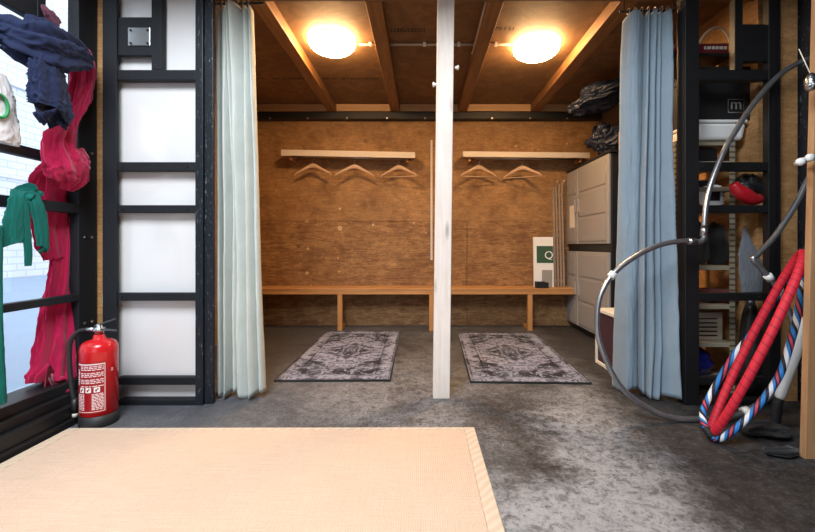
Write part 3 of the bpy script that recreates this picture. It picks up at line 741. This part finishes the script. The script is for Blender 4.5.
for a in (-36, -13, 12): curve_patch(pk, a, a+5, .195, .206, .0022); curve_patch(pk, a+5, a+9, .203, .211, .0022)
pk.build('pictogram_figure', 'label_red', LB)
fl = MB()
for i in range(3): curve_patch(fl, 58, 66, .30-i*.006, .303-i*.006, .0012)
fl.build('small_print', 'label_white', ex)

# ------------------------------------------------------------------ cloths at the window
def C(px, py, X, w): return (WX(px, py, X), w)
cr = MB(); ax = Vector((0, 1, 0))
cloth_tube(cr, [C(86, 50, -1.93, .03), C(84, 64, -1.92, .062), C(80, 90, -1.92, .062), C(74, 112, -1.92, .045), C(69, 130, -1.92, .034), C(66, 142, -1.92, .04)], 6, .13, 3, 2, .6)
cloth_tube(cr, [C(74, 122, -1.93, .02), C(66, 132, -1.91, .05), C(60, 146, -1.90, .085), C(66, 163, -1.90, .11), (WX(71, 178, -1.91), .085), (WX(66, 190, -1.93), .03)], 7, .12, 3.5, 5, .55)
cloth_tube(cr, [C(58, 156, -2.0, .03), C(54, 168, -2.06, .075), C(52, 190, -2.07, .12), C(52, 215, -2.07, .125), C(54, 240, -2.06, .10), C(58, 258, -2.05, .075)], 9, .12, 1.5, 8, .35)
cloth_tube(cr, [C(73, 180, -2.04, .07), C(72, 210, -2.05, .078), C(69, 250, -2.05, .085), C(64, 300, -2.05, .11), C(61, 345, -2.04, .13), C(58, 378, -2.03, .155), C(57, 381, -2.03, .15)], 9, .15, 1.2, 13, .38)
tag(cr.build('crimson_silk', 'crimson', loc=WX(60, 375, -2.03), smooth=True), 'long crimson fabric knotted round the window bars and hanging to the sill', 'fabric')
nv_ = MB()
cloth_tube(nv_, [C(-8, 28, -1.90, .05), C(8, 32, -1.88, .07), C(22, 40, -1.85, .09), C(42, 46, -1.83, .115), C(60, 50, -1.83, .10), C(76, 55, -1.84, .075), C(86, 60, -1.86, .055), C(89, 62, -1.87, .03)], 8, .12, 3, 21, .6, axis=Vector((0, 0, 1)))
cloth_tube(nv_, [C(50, 52, -1.81, .05), C(48, 66, -1.80, .075), C(49, 82, -1.80, .088), C(50, 98, -1.80, .095), C(51, 107, -1.80, .10), C(51, 108, -1.80, .09)], 6, .12, .6, 23, .3)
cloth_tube(nv_, [C(57, 90, -1.82, .04), C(58, 104, -1.82, .05), C(59, 121, -1.82, .055), C(59, 122, -1.82, .05)], 4, .10, .4, 25, .3)
tag(nv_.build('navy_garment', 'navy', loc=WX(45, 50, -1.9), smooth=True), 'navy blue garment bundled over the top window bar with its tail hanging', 'garment')
tl = MB()
cloth_tube(tl, [C(33, 196, -1.925, .018), C(36, 191, -1.965, .03), C(27, 193, -1.962, .04), C(20, 194, -1.93, .035), C(19, 202, -1.915, .045), C(16, 222, -1.912, .055), C(15, 240, -1.912, .06), C(15, 243, -1.912, .058)], 5, .12, .6, 31, .22)
cloth_tube(tl, [C(24, 202, -1.908, .02), C(26, 225, -1.905, .022), C(28, 250, -1.904, .02), C(28, 266, -1.904, .017)], 4, .10, .6, 33, .3)
cloth_tube(tl, [C(32, 193, -1.93, .03), C(37, 205, -1.908, .032), C(41, 222, -1.905, .036), C(43, 245, -1.905, .03), C(42, 247, -1.905, .026)], 5, .13, .8, 35, .3)
tag(tl.build('teal_scarf', 'teal', loc=WX(30, 195, -1.94), smooth=True), 'sheer teal scarf draped over the middle window bar', 'scarf')
g2 = MB(); cloth_tube(g2, [C(-2, 225, -1.90, .02), C(-5, 260, -1.895, .03), C(-5, 330, -1.895, .032), C(-3, 398, -1.89, .04), C(-3, 404, -1.89, .038)], 5, .13, .8, 41, .35)
tag(g2.build('teal_cloth', 'teal', loc=WX(0, 300, -1.9), smooth=True), 'teal cloth hanging at the left edge beside the window sill', 'cloth')
lc = MB(); cloth_tube(lc, [C(43, 5, -1.93, .012), C(47, 11, -1.92, .028), C(52, 18, -1.92, .034), C(58, 25, -1.92, .03)], 5, .14, 1, 44, .4)
tag(lc.build('printed_scarf', 'lace', loc=WX(50, 12, -1.92), smooth=True), 'small burgundy printed scarf above the navy bundle by the mullion', 'scarf')
bg = thing('shopping_bag', 'white bag with a green ring print hanging at the left window edge', 'bag', WX(3, 110, -1.9))
b = MB(); cloth_tube(b, [C(-2, 72, -1.89, .03), C(-3, 90, -1.89, .07), C(-3, 115, -1.89, .085), C(-3, 139, -1.89, .09), C(-3, 141, -1.89, .085)], 4, .06, .5, 51, .25); b.build('bag_body', 'bagcloth', bg, smooth=True)
c0 = WX(0, 106, -1.862); ring = [c0+Vector((0, .034*math.cos(a*PI/12), .05*math.sin(a*PI/12))) for a in range(24)]
MB().tube(ring, .007, 8, True).build('ring_print', 'greenprint', bg)

# ------------------------------------------------------------------ cabinet
cbn = thing('utility_cabinet', 'tall grey plastic utility cabinet with black body against the right wall', 'cabinet', (1.9, 4.2, 0))
cx = 1.735
MB().box(cx, 2.095, 3.66, 4.73, .03, 1.80).build('body', 'blackplastic', cbn, bevel=.006)
MB().box(cx-.03, 2.096, 3.64, 4.735, 1.801, 1.825).build('top', 'blackplastic', cbn, bevel=.005)
MB().box(cx+.02, 2.08, 3.68, 4.7, 0, .03).build('plinth', 'blackplastic', cbn)
def door(y0, y1, z0, z1, hy, curve=0):
    b = MB(); b.box(cx-.028, cx-.001, y0, y1, z0, z1); d = b.build('door', 'greyplastic', cbn, bevel=.008)
    n = 3; g = .03; h = (z1-z0-g)/n
    for i in range(n):
        b = MB().box(cx-.034, cx-.0285, y0+.05, y1-.05, z0+g+i*h, z0+(i+1)*h); b.build('raised_panel', 'greyplastic', d, bevel=.004)
    b = MB().box(cx-.05, cx-.029, hy-.012, hy+.012, (z0+z1)/2-.07, (z0+z1)/2+.07).build('handle', 'greyplastic', d, bevel=.004)
for z0, z1 in ((.07, .885), (.965, 1.795)):
    door(3.665, 4.385, z0, z1, 4.34); door(4.395, 4.725, z0, z1, 4.43)
tag(MB().box(cx-.037, cx-.0345, 4.455, 4.60, 1.15, 1.40).build('paper_note', 'paper', loc=(cx-.036, 4.5, 1.2)), 'sheet of paper taped to the far door of the grey cabinet', 'paper')

# ------------------------------------------------------------------ folded slat rack, poster, block on bench
sr = thing('folding_rack', 'folded pale slatted rack leaning between the back wall and grey cabinet', 'rack', (1.55, 4.65, .47))
for i, px in enumerate((555.2, 558, 561, 563.8)):
    p = W(px, 286, 4.60); zt_ = W(0, 187-i*1.5, 4.66).z
    MB().box(p.x-.010, p.x+.010, 4.585, 4.60, .474, zt_, (0, .08)).build('slat', 'rackwood', sr, bevel=.002)
x0, x1 = W(554, 0, 4.6).x, W(565, 0, 4.6).x
for z, y in ((.53, 4.604), (1.05, 4.635), (1.52, 4.664)): MB().box(x0, x1, y, y+.012, z, z+.03).build('crossbar', 'rackwood', sr, bevel=.002)
for px in (557, 563.5):
    p = W(px, 182, 4.665); MB().tube([p+Vector((0, 0, -.03)), p, p+Vector((.012, 0, .02)), p+Vector((.02, 0, .005))], .004, 8).build('hook', 'wire', sr)
ps = thing('sign_board', 'white sign board with a green Q block standing on the bench', 'sign', (1.36, 4.58, .473))
xa, xb = W(534, 0, 4.55).x, W(554, 0, 4.55).x
zt_ = W(0, 237, 4.57).z
sh = MB().box(xa, xb, 4.55, 4.57, .4735, zt_, (0, .03)).build('board', 'white', ps, bevel=.002)
def fz(z): return 4.55+.03*(z-.4735)/(zt_-.4735)
ga, gb, gz0, gz1 = W(537, 0, 4.555).x, W(553.5, 0, 4.555).x, W(0, 263, 4.56).z, W(0, 246, 4.56).z
MB().hexa([(ga, fz(gz0)-.003, gz0), (gb, fz(gz0)-.003, gz0), (gb, fz(gz0)+.001, gz0), (ga, fz(gz0)+.001, gz0), (ga, fz(gz1)-.003, gz1), (gb, fz(gz1)-.003, gz1), (gb, fz(gz1)+.001, gz1), (ga, fz(gz1)+.001, gz1)]).build('green_block', 'green_sign', ps)
def text_mesh(body, size, loc, rot, mat, parent, name='lettering', ext=.001):
    cu = bpy.data.curves.new(name, 'FONT'); cu.body = body; cu.size = size; cu.extrude = ext; cu.align_x = 'CENTER'; cu.align_y = 'CENTER'
    o = bpy.data.objects.new('tmp', cu); COL.objects.link(o); bpy.context.view_layer.update()
    me = bpy.data.meshes.new_from_object(o.evaluated_get(bpy.context.evaluated_depsgraph_get()))
    COL.objects.unlink(o); bpy.data.objects.remove(o)
    m = bpy.data.objects.new(name, me); COL.objects.link(m); me.materials.clear(); me.materials.append(M[mat])
    m.location = Vector(loc)-Vector(parent.get('_w', (0, 0, 0))); m.rotation_euler = rot; m.parent = parent; return m
q = W(549, 255.5, 4.56); text_mesh('Q', .125, (q.x, fz(q.z)-.0045, q.z), (PI/2, 0, 0), 'white', ps)
MB().box(xa+.09, xb-.02, 4.5465, 4.5505, W(0, 287, 4.55).z, W(0, 270, 4.55).z).build('grey_print', m_plain('grey_print', srgb(150, 146, 140), .7), ps)
p0 = W(536, 0, 4.47).x
bx = thing('black_box', 'small black two-step box on the bench in front of the sign', 'box', (p0+.05, 4.48, .473))
MB().box(p0, p0+.10, 4.45, 4.53, .4735, .545).build('body', 'blackplastic', bx, bevel=.004); MB().box(p0+.102, p0+.14, 4.46, 4.52, .4735, .535).build('plug', 'blackplastic', bx, bevel=.004)

# ------------------------------------------------------------------ bags on the cabinet
def lump(center, size, seed, n=1.3, amp=.28, sub=4, skew=(0, 0, 0)):
    b = bmesh.new(); bmesh.ops.create_icosphere(b, subdivisions=sub, radius=1)
    for v in b.verts:
        p = v.co.copy(); k = 1+amp*noise.noise(p*n+Vector((seed, 0, 0)))+amp*.45*abs(noise.noise(p*n*3.1+Vector((0, seed, 0))))-amp*.1*abs(noise.noise(p*7+Vector((seed, seed, 0))))
        q = p*k; q.z = max(q.z, -.72)
        v.co = Vector((q.x*size[0]+skew[0]*q.z, q.y*size[1]+skew[1]*q.z, (q.z+.72)*size[2]))+Vector(center)
    m = MB(); m.b.free(); m.b = b; return m
def crumple(c, size, rot, seed):
    b = bmesh.new(); bmesh.ops.create_icosphere(b, subdivisions=6, radius=1); rm = Matrix.Rotation(rot, 3, 'Y')
    for v in b.verts:
        p = v.co.copy(); q = Vector((p.x*.9, p.y*3.2, p.z*3.2))
        k = 1 + .38*noise.noise(p*1.5+Vector((seed, 0, 0))) + .20*((1-abs(2*noise.noise(q+Vector((0, seed, 0)))))**2-.4) + .05*((1-abs(2*noise.noise(q*2.3+Vector((0, 0, seed)))))**2-.4)
        w = p*k; w = Vector((w.x*size[0], w.y*size[1], w.z*size[2])); w.rotate(rm); v.co = w+Vector(c)
    m = MB(); m.b.free(); m.b = b; return m
tag(crumple((1.80, 3.93, 1.985), (.13, .2, .15), -.5, 3).build('plastic_bag', 'binbag', loc=(1.83, 3.9, 1.827), smooth=True), 'glossy dark plastic bag standing on top of the grey cabinet', 'bag')
c_ = W(603, 95, 3.78)
tag(crumple(c_, (.27, .16, .115), -.32, 8).build('plastic_sheet', 'binbag', loc=c_, smooth=True), 'crumpled navy-black plastic sheet piled highest above the grey cabinet', 'plastic sheet')
tag(lump((1.95, 3.74, 1.827), (.10, .055, .24), 5.7, 1.2, .2).build('cloth_bag', m_cloth('dark_brown_cloth', srgb(52, 44, 40)), loc=(1.93, 3.72, 1.827), smooth=True), 'dark brown cloth bag on the cabinet beside the blue curtain', 'bag')
# timber stud seen between cabinet and curtain
tag(MB().box(1.80, 1.845, 3.642, 3.662, 1.826, 1.99).build('timber_batten', 'pine', loc=(1.82, 3.65, 1.826)), 'short pine batten standing on the cabinet top beside the blue curtain', 'batten')

# ------------------------------------------------------------------ maroon speaker box
f0 = F(593.5, 362); f1 = F(612, 377)
sp = thing('speaker_cabinet', 'maroon speaker box with cream edging on the floor behind the blue curtain', 'speaker', (1.6, 2.9, 0))
spx0, spx1, spy0, spy1, sph = 1.41, 1.625, 2.78, 3.25, .445
bod = MB().box(spx0+.012, spx1, spy0, spy1, .012, sph-.012).build('body', 'maroon', sp, bevel=.006)
e = MB()
for q in (spy0-.01, spy1-.015): e.box(spx0, spx0+.025, q, q+.025, .001, sph)
e.box(spx0, spx0+.025, spy0+.015, spy1-.015, .001, .026).box(spx0, spx0+.025, spy0+.015, spy1-.015, sph-.025, sph)
e.build('edging', 'cream', sp, bevel=.003)
MB().box(spx0+.026, spx1, spy0-.01, spy1+.01, sph-.0115, sph).build('lid', 'cream', sp, bevel=.003)

# ------------------------------------------------------------------ storage shelves
sh = thing('storage_shelves', 'cream slotted-angle storage shelves behind the right steel frame', 'shelves', (1.82, 2.77, 0))
sx0, sx1, sy0, sy1 = 1.635, 2.02, 2.58, 2.98
perf = NT('slotted_angle_steel'); v = perf.coord('Object'); sepn = perf.n.new('ShaderNodeSeparateXYZ'); perf.set(sepn.inputs[0], v)
fz_ = perf.math('FRACT', perf.math('MULTIPLY', sepn.outputs[2], 28)); hole = perf.math('MULTIPLY', perf.math('GREATER_THAN', fz_, .35), perf.math('LESS_THAN', fz_, .72))
perf.col(perf.mix(perf.math('MULTIPLY', hole, .8), srgb(150, 140, 120), (.05, .04, .03))); perf.rough(.5); M['perf'] = perf.m
for x, y, s, u in ((sx0, sy0, 1, 1), (sx1-.0, sy0, -1, 1), (sx0, sy1, 1, -1), (sx1, sy1, -1, -1)):
    MB().box(min(x, x+s*.035), max(x, x+s*.035), min(y, y+u*.003), max(y, y+u*.003), 0, 1.625).box(min(x, x+s*.003), max(x, x+s*.003), min(y+u*.003, y+u*.035), max(y+u*.003, y+u*.035), 0, 1.625).build('upright', 'perf', sh)
SZ = [1.626, 1.497, 1.33, 1.19, .82, .568, .323, .085]
for z in SZ:
    MB().box(sx0+.004, sx1-.004, sy0+.004, sy1-.004, z-.028, z).build('shelf_board', 'shelfsteel', sh, bevel=.003)
# contents
xb0, xb1 = W(698, 0, 2.55).x, W(747, 0, 2.55).x
t = thing('storage_bin', 'off-white plastic bin on top of the storage shelves', 'bin', (1.9, 2.7, 1.627))
MB().hexa([(xb0+.015, 2.56, 1.627), (xb1-.015, 2.56, 1.627), (xb1-.015, 2.86, 1.627), (xb0+.015, 2.86, 1.627), (xb0, 2.55, 1.735), (xb1, 2.55, 1.735), (xb1, 2.88, 1.735), (xb0, 2.88, 1.735)]).build('bin_body', 'white', t, bevel=.02)
MB().box(xb0-.004, xb1+.004, 2.546, 2.884, 1.7355, 1.755).build('lid', 'white', t, bevel=.006)
t = thing('black_crate', 'large black plastic crate with raised emblem standing on the off-white bin', 'crate', (1.9, 2.72, 1.756))
cx0, cx1, cz1 = W(698, 0, 2.56).x, W(752, 0, 2.56).x, W(0, 66, 2.56).z
MB().box(cx0, cx1, 2.56, 2.86, 1.7555, cz1).build('crate_body', 'blackplastic', t, bevel=.008)
MB().box(cx0-.008, cx1+.008, 2.552, 2.868, cz1-.05, cz1-.02).build('rim', 'blackplastic', t, bevel=.006)
p = W(736, 106, 2.558)
e = MB(); e.tube([p+Vector((a*.05, 0, c*.042)) for a, c in ((-1, -1), (1, -1), (1, 1), (-1, 1))], .004, 6, True)
e.build('emblem_frame', 'greyplastic', t)
text_mesh('m', .10, (p.x, 2.5575, p.z+.01), (PI/2, 0, 0), 'greyplastic', t, 'emblem_letter')
for i, (z, lb) in enumerate(((1.498, 'second'), (1.331, 'third'))):
    tag(MB().box(sx0+.05, sx1-.08, 2.62, 2.9, z, z+(.09 if i == 0 else .05)).build('black_case', 'blackplastic', loc=(1.8, 2.75, z), bevel=.01), 'flat black case on the %s storage shelf below the white bin' % lb, 'case')
# focus pads
fp = thing('boxing_pad', 'white and black boxing pad with red edge standing on the shelf', 'boxing pad', W(712, 208, 2.63))
c0 = W(711, 196.5, 2.63)
def disc(c, rx, rz, th, tilt, pw=2.6, n=28):
    rs = []
    for y, k in ((-th/2, .80), (-th/2+.006, .95), (0, 1), (th/2-.006, .95), (th/2, .80)):
        ring = []
        for j in range(n):
            a = 2*PI*j/n; ca, sa = math.cos(a), math.sin(a)
            p = Vector((rx*k*math.copysign(abs(ca)**(2/pw), ca), y, rz*k*math.copysign(abs(sa)**(2/pw), sa)))
            p.rotate(Matrix.Rotation(tilt, 3, 'Y')); ring.append(Vector(c)+p)
        rs.append(ring)
    return rs
MB().rings(disc(c0, .085, .082, .03, -.12)).build('pad_face', 'whiteleather', fp, smooth=True)
MB().rings(disc(c0+Vector((0, .038, 0)), .088, .085, .042, -.12)).build('pad_back', 'redleather', fp, smooth=True)
MB().box(c0.x-.025, c0.x+.045, c0.y-.022, c0.y-.0135, c0.z-.03, c0.z+.038).build('pad_target', 'blackleather', fp, bevel=.004)
for i in range(7):
    a = -.9+i*.3; p = c0+Vector((.087*math.cos(a), .0, .085*math.sin(a))); MB().tube([p+Vector((0, -.012, 0)), p+Vector((.004, .01, 0)), p+Vector((0, .03, 0))], .004, 6).build('stitch', 'whiteleather', fp)
gl = thing('boxing_glove', 'red boxing pad with black straps hanging right of the white one', 'boxing glove', W(748, 200, 2.52))
rs = []
arc = [(733, 187), (738, 193), (745, 198), (753, 202), (761, 202)]
MB().tube(smoothpath([tuple(W(a, b_-3, 2.41)) for a, b_ in arc], 5), [.024+.019*math.sin(PI*i/20) for i in range(21)], 14).build('cuff', 'redleather', gl, smooth=True)
c1 = W(748, 184, 2.49)
lump((c1.x, c1.y, c1.z-.06), (.075, .06, .07), 4.2, 2.2, .35).build('strap_bundle', 'blackleather', gl, smooth=True)
# lower shelf contents
def blob(px, py, Y, size, seed, name, lb, mat, z, cat='cloth', **kw):
    p = W(px, py, Y); tag(lump((p.x, Y, z), size, seed, 2.0, .25, **kw).build(name, mat, loc=(p.x, Y, z), smooth=True), lb, cat)
blob(712, 283, 2.75, (.15, .13, .05), 2.2, 'folded_cloth', 'dark red folded cloth on the shelf just above the steel crossbar', 'redcloth', .569)
for k_, (px, lb) in enumerate(((703, 'left'), (722, 'right'))):
    p = W(px, 250, 2.7); tag(lump((p.x, 2.75, .821), (.06, .07, .17), 6+k_*3, 1.6, .2).build('rolled_fabric', 'blackcloth' if k_ else m_cloth('charcoal_cloth', srgb(44, 44, 48)), loc=(p.x, 2.75, .821), smooth=True), 'dark rolled fabric on the tall shelf bay, %s of the two' % lb, 'fabric')
bxs = thing('cardboard_carton', 'small grey carton with slots on the lower storage shelf', 'carton', (1.9, 2.72, .324))
MB().box(1.80, 2.0, 2.66, 2.9, .3235, .505).build('carton_body', 'cardboard', bxs, bevel=.004)
for i in range(5): MB().box(1.83, 1.96, 2.655, 2.6595, .35+i*.028, .358+i*.028).build('slot', 'blackplastic', bxs)
tag(lump((1.70, 2.74, .324), (.05, .07, .09), 8, 2, .3).build('crumpled_bag', 'blackplastic', loc=(1.7, 2.74, .324), smooth=True), 'crumpled black bag beside the slotted carton', 'bag')
tag(lump((1.83, 2.76, .086), (.15, .14, .105), 12, 2, .2).build('blue_bag', 'bluebag', loc=(1.83, 2.76, .086), smooth=True), 'shiny blue plastic bag on the lowest storage shelf', 'bag')
# felt hanging and leather bag between shelves and right wall
g = MB(); P = []
pts = [(744, 226, .004), (746, 240, .03), (748, 252, .055), (751, 268, .07), (752, 292, .068)]
cloth_tube(g, [(W(a, b_, 2.50), w) for a, b_, w in pts], 4, .05, .4, 61, .18, axis=Vector((1, 0, 0)))
tag(g.build('grey_felt', 'greycloth', loc=W(750, 292, 2.5), smooth=True), 'grey felt cloth hanging above the steel crossbar beside the shelves', 'cloth')
p = W(752, 388, 2.53)
tag(lump((p.x+.0, 2.53, 0.001), (.075, .05, .36), 15, 1.5, .2).build('leather_bag', 'blackleather', loc=(p.x, 2.55, 0), smooth=True), 'tall black leather bag on the floor behind the red hoop', 'bag')
# dim things high on the right
t = thing('red_case', 'dark red case with pale lettering high behind the right steel frame', 'case', W(715, 52, 2.7))
p = W(713, 45, 2.66); MB().box(p.x-.10, p.x+.11, 2.66, 2.86, 2.215, 2.30).build('case_body', 'redcloth', t, bevel=.012)
b = MB(); x = p.x-.06
for i in range(6): w = R.uniform(.012, .026); b.box(x, x+w, 2.656, 2.6595, 2.255, 2.275); x += w+.007
b.build('lettering', 'cream', t)
tag(MB().box(1.60, 2.03, 2.62, 2.98, 2.19, 2.2135).build('high_shelf', 'steel_dark', loc=(1.8, 2.8, 2.19)), 'black shelf high in the right corner under the ceiling', 'shelf')
tag(lump((1.70, 2.72, 2.2145), (.055, .07, .05), 33, 2, .2).build('red_bundle', 'redcloth', loc=(1.7, 2.72, 2.2145), smooth=True), 'small red bundle next to the blue curtain on the high shelf', 'bundle')
tag(MB().tube(smoothpath([tuple(W(a, b_, 2.66)) for a, b_ in ((699, 43.5), (706, 33), (715, 28), (724, 30), (731, 43.5))], 5), .008, 8).build('white_cable', 'conduit', loc=W(716, 28, 2.66)), 'pale cable arching above the dark red case', 'cable')

# ------------------------------------------------------------------ pine stud with pegs in the right foreground
st = thing('pine_stud', 'pine stud with pegs standing at the right edge of the picture', 'stud', (1.74, 1.8, 0))
MB().box(1.706, 1.80, 1.78, 1.81, 0, 2.1, (.055, 0)).build('upright', 'pine', st, bevel=.003)
MB().box(1.804, 2.1, 1.785, 1.805, .085, .115).build('cross_rung', 'pine', st, bevel=.003)
p = W(800, 162, 1.74)
MB().tube([p+Vector((.018, .04, 0)), p+Vector((.01, .02, 0)), p+Vector((0, 0, 0)), p+Vector((-.005, -.012, 0)), p+Vector((-.007, -.016, 0))], [.008, .010, .017, .016, .006], 14).build('peg', 'white', st, smooth=True)
p = W(809, 158, 1.75)
MB().tube([p+Vector((.0, .03, 0)), p+Vector((0, .01, 0)), p, p+Vector((0, -.012, 0)), p+Vector((0, -.016, 0))], [.008, .010, .018, .017, .006], 14).build('peg', 'white', st, smooth=True)
p = W(811, 80, 1.72)
kb = thing('beaded_ornament', 'silvery beaded ornament hanging on the pine stud', 'ornament', p)
b = lump((p.x, p.y, p.z-.045), (.022, .022, .045), 4, 1, .05, 3); b.build('bead_body', 'chrome', kb, smooth=True)
rr = random.Random(4)
for i in range(16):
    a = rr.uniform(PI, 2*PI); z = rr.uniform(-.02, .02); q = p+Vector((.022*math.cos(a), .022*math.sin(a), z-.012))
    MB().lathe(q, [(.001, -.005), (.005, -.002), (.005, .002), (.001, .005)], 8).build('bead', 'chrome', kb)
MB().cyl(p+Vector((0, .0, .02)), p+Vector((.0, .055, .16)), .002, 6).build('cord', 'cream', kb)

# ------------------------------------------------------------------ aerial hoops
low = [(704, 236), (703, 239.5), (699, 241.8), (686, 241), (663, 244), (638, 255), (614, 273), (601, 294), (597, 315), (599, 340), (612, 373), (628, 394), (655, 412), (676, 418.5), (700, 420.5), (728, 417.5), (748, 410), (769, 397), (781, 380), (790, 356), (793, 331), (790, 314), (781, 294), (771, 280), (760, 267), (753, 259)]
up = [(758, 254), (775, 236), (796, 204), (810, 176), (826, 150), (842, 125), (850, 100), (846, 76), (832, 61), (814, 58), (804, 60.5), (786, 70), (770, 84), (749, 110), (735, 132), (725, 149), (713, 178), (707, 199), (704.5, 220)]
def depth(py): return 2.155 + .19*(420-py)/360
pts = [tuple(W(a, b_, depth(b_))) for a, b_ in low+up]
pts = [(x, y, max(z, .018)) for x, y, z in pts]
hp = thing('aerial_hoop', 'large grey tube hoop with a waisted upper loop in front of the blue curtain', 'hoop', (W(700, 420, 2.155).x, 2.155, 0))
MB().tube(smoothpath(pts, 5, True), .0148, 14, True).build('tube', 'hooptube', hp)
for a, b_, ta, tb_ in ((614, 273, 611, 276.5), (748, 410, 743, 411.5), (771, 280, 768, 276)):
    A, B = W(a, b_, depth(b_)), W(ta, tb_, depth(tb_)); MB().cyl(A, A+(B-A).normalized()*.035, .0215, 14).build('joint', 'white', hp)
for a, b_, ta, tb_ in ((703.5, 236, 704.5, 226), (696, 241.5, 688, 241)):
    A, B = W(a, b_, depth(b_)), W(ta, tb_, depth(tb_)); MB().cyl(A, B, .0185, 14).build('collar', 'chrome', hp)

def hoop_path(lo, hi, ydir, bulge, n=96):
    """tilted ring through the ground point lo and top point hi; bulge is the half width vector (depth and side)."""
    c = (lo+hi)/2; d = (hi-lo)/2
    return [tuple(c+d*-math.cos(2*PI*i/n)+bulge*math.sin(2*PI*i/n)) for i in range(n)]
lo = W(711, 434, 1.98); lo.z = .021; hi = W(800, 252, 1.86)
lo.y, hi.y = 1.975, 1.93; lo.x = (711-VX)*1.975/FOC; hi.x = (802-VX)*1.93/FOC; hi.z = H-(253-VY)*1.93/FOC
view = (lo+hi)/2-Vector((0, 0, H)); view.normalize(); d = (hi-lo).normalized()
wv = (view-d*view.dot(d)).normalized(); side = d.cross(wv).normalized()
if side.x > 0: side = -side
rad = (hi-lo).length/2
rh = thing('wrapped_hoop', 'red cloth-wrapped aerial hoop leaning against the pine stud', 'hoop', lo, 'leaning aerial hoops')
P = hoop_path(lo, hi, 0, (wv*math.cos(.2)+side*math.sin(.2))*rad*.30)
MB().tube(P, .0195, 14, True).build('wrapped_tube', 'redwrap', rh)
MB().tube([P[(i) % 96] for i in range(-5, 3)], .0215, 12).build('grip_tape', 'black_tape', rh)
ch = thing('striped_hoop', 'blue, white and black striped aerial hoop leaning beside the red hoop', 'hoop', lo, 'leaning aerial hoops')
cp = [(716, 440, 1.93), (706, 428, 1.97), (703, 413, 2.03), (711, 394, 2.09), (733, 357, 2.15), (753, 332, 2.16), (770, 307, 2.14), (785, 283, 2.09), (795, 266, 2.03), (801, 266, 1.975), (802, 288, 1.94), (797, 318, 1.915), (791, 341, 1.90), (781, 372, 1.885), (768, 393, 1.875), (749, 416, 1.875), (730, 433, 1.89)]
pp = [tuple(W(*q)) for q in cp]; pp = [(x, y, max(z, .02)) for x, y, z in pp]
MB().tube(smoothpath(pp, 7, True), .0155, 14, True).build('wrapped_tube', 'candy', ch)
S_ = smoothpath(pp, 7, True)
MB().tube([S_[i] for i in range(2, 8)], .0178, 12).build('grip_tape', 'black_tape', ch)
# white padded tube and black straps behind
wt = thing('white_tube', 'white padded tube with black end leaning behind the striped hoop', 'tube', F(780, 402))
A, B = W(779, 399, 2.03), W(806, 318, 2.03)
MB().tube(smoothpath([tuple(A), tuple(W(787, 378, 2.03)), tuple(W(797, 350, 2.03)), tuple(B)], 5), [.016]+[.022]*14+[.016], 14).build('sleeve', 'white', wt, smooth=True)
A = Vector(A); E = W(775, 411, 2.03); MB().tube([tuple(A+(A-E)*.05), tuple((A*.6+E*.4)), (E.x, 2.03, .035), (E.x-.02, 2.03, .03)], [.021, .022, .022, .01], 12).build('end_cap', 'black_tape', wt)
bs = MB()
cloth_tube(bs, [(Vector((1.60, 1.99, .035)), .03), (Vector((1.66, 2.0, .04)), .045), (Vector((1.74, 1.98, .04)), .05), (Vector((1.80, 1.96, .035)), .03)], 5, .16, 2, 71, .6)
cloth_tube(bs, [(Vector((1.56, 1.82, .02)), .02), (Vector((1.64, 1.80, .025)), .03), (Vector((1.70, 1.84, .02)), .02)], 5, .16, 2, 72, .5)
tag(bs.build('black_strap', 'blackcloth', loc=(1.65, 1.9, 0), smooth=True), 'crumpled black fabric straps on the floor under the leaning hoops', 'strap')

# ------------------------------------------------------------------ light
wd = bpy.data.worlds.new('World'); SC.world = wd; wd.use_nodes = True
bgn = wd.node_tree.nodes['Background']; bgn.inputs[0].default_value = (.88, .94, 1.0, 1); bgn.inputs[1].default_value = 2.05
def area(name, loc, target, sx, sy, power, color):
    l = bpy.data.lights.new(name, 'AREA'); l.shape = 'RECTANGLE'; l.size = sx; l.size_y = sy; l.energy = power; l.color = color
    o = bpy.data.objects.new(name, l); COL.objects.link(o); o.location = loc
    o.rotation_euler = (Vector(target)-Vector(loc)).to_track_quat('-Z', 'Y').to_euler(); return o
area('skylight_daylight', (-.75, 0, 3.34), (-.6, .9, 0), 1.4, 1.6, 205, (.87, .94, 1.0))

# ------------------------------------------------------------------ camera
cam = bpy.data.cameras.new('Camera'); co = bpy.data.objects.new('Camera', cam); COL.objects.link(co); SC.camera = co
co.location = (0, 0, H); co.rotation_euler = (PI/2, 0, 0)
cam.sensor_fit = 'HORIZONTAL'; cam.sensor_width = 36; cam.lens = 36*FOC/815
cam.shift_x = (407.5-VX)/815; cam.shift_y = -(266-VY)/815
cam.clip_start = .02
vs = SC.view_settings; vs.view_transform = 'Standard'; vs.look = 'None'; vs.gamma = 1; vs.use_curve_mapping = False; vs.exposure = 0
SC.cycles.use_denoising = True
SC.cycles.max_bounces = 8; SC.cycles.diffuse_bounces = 5
for o in SC.objects:
    if '_w' in o: del o['_w']
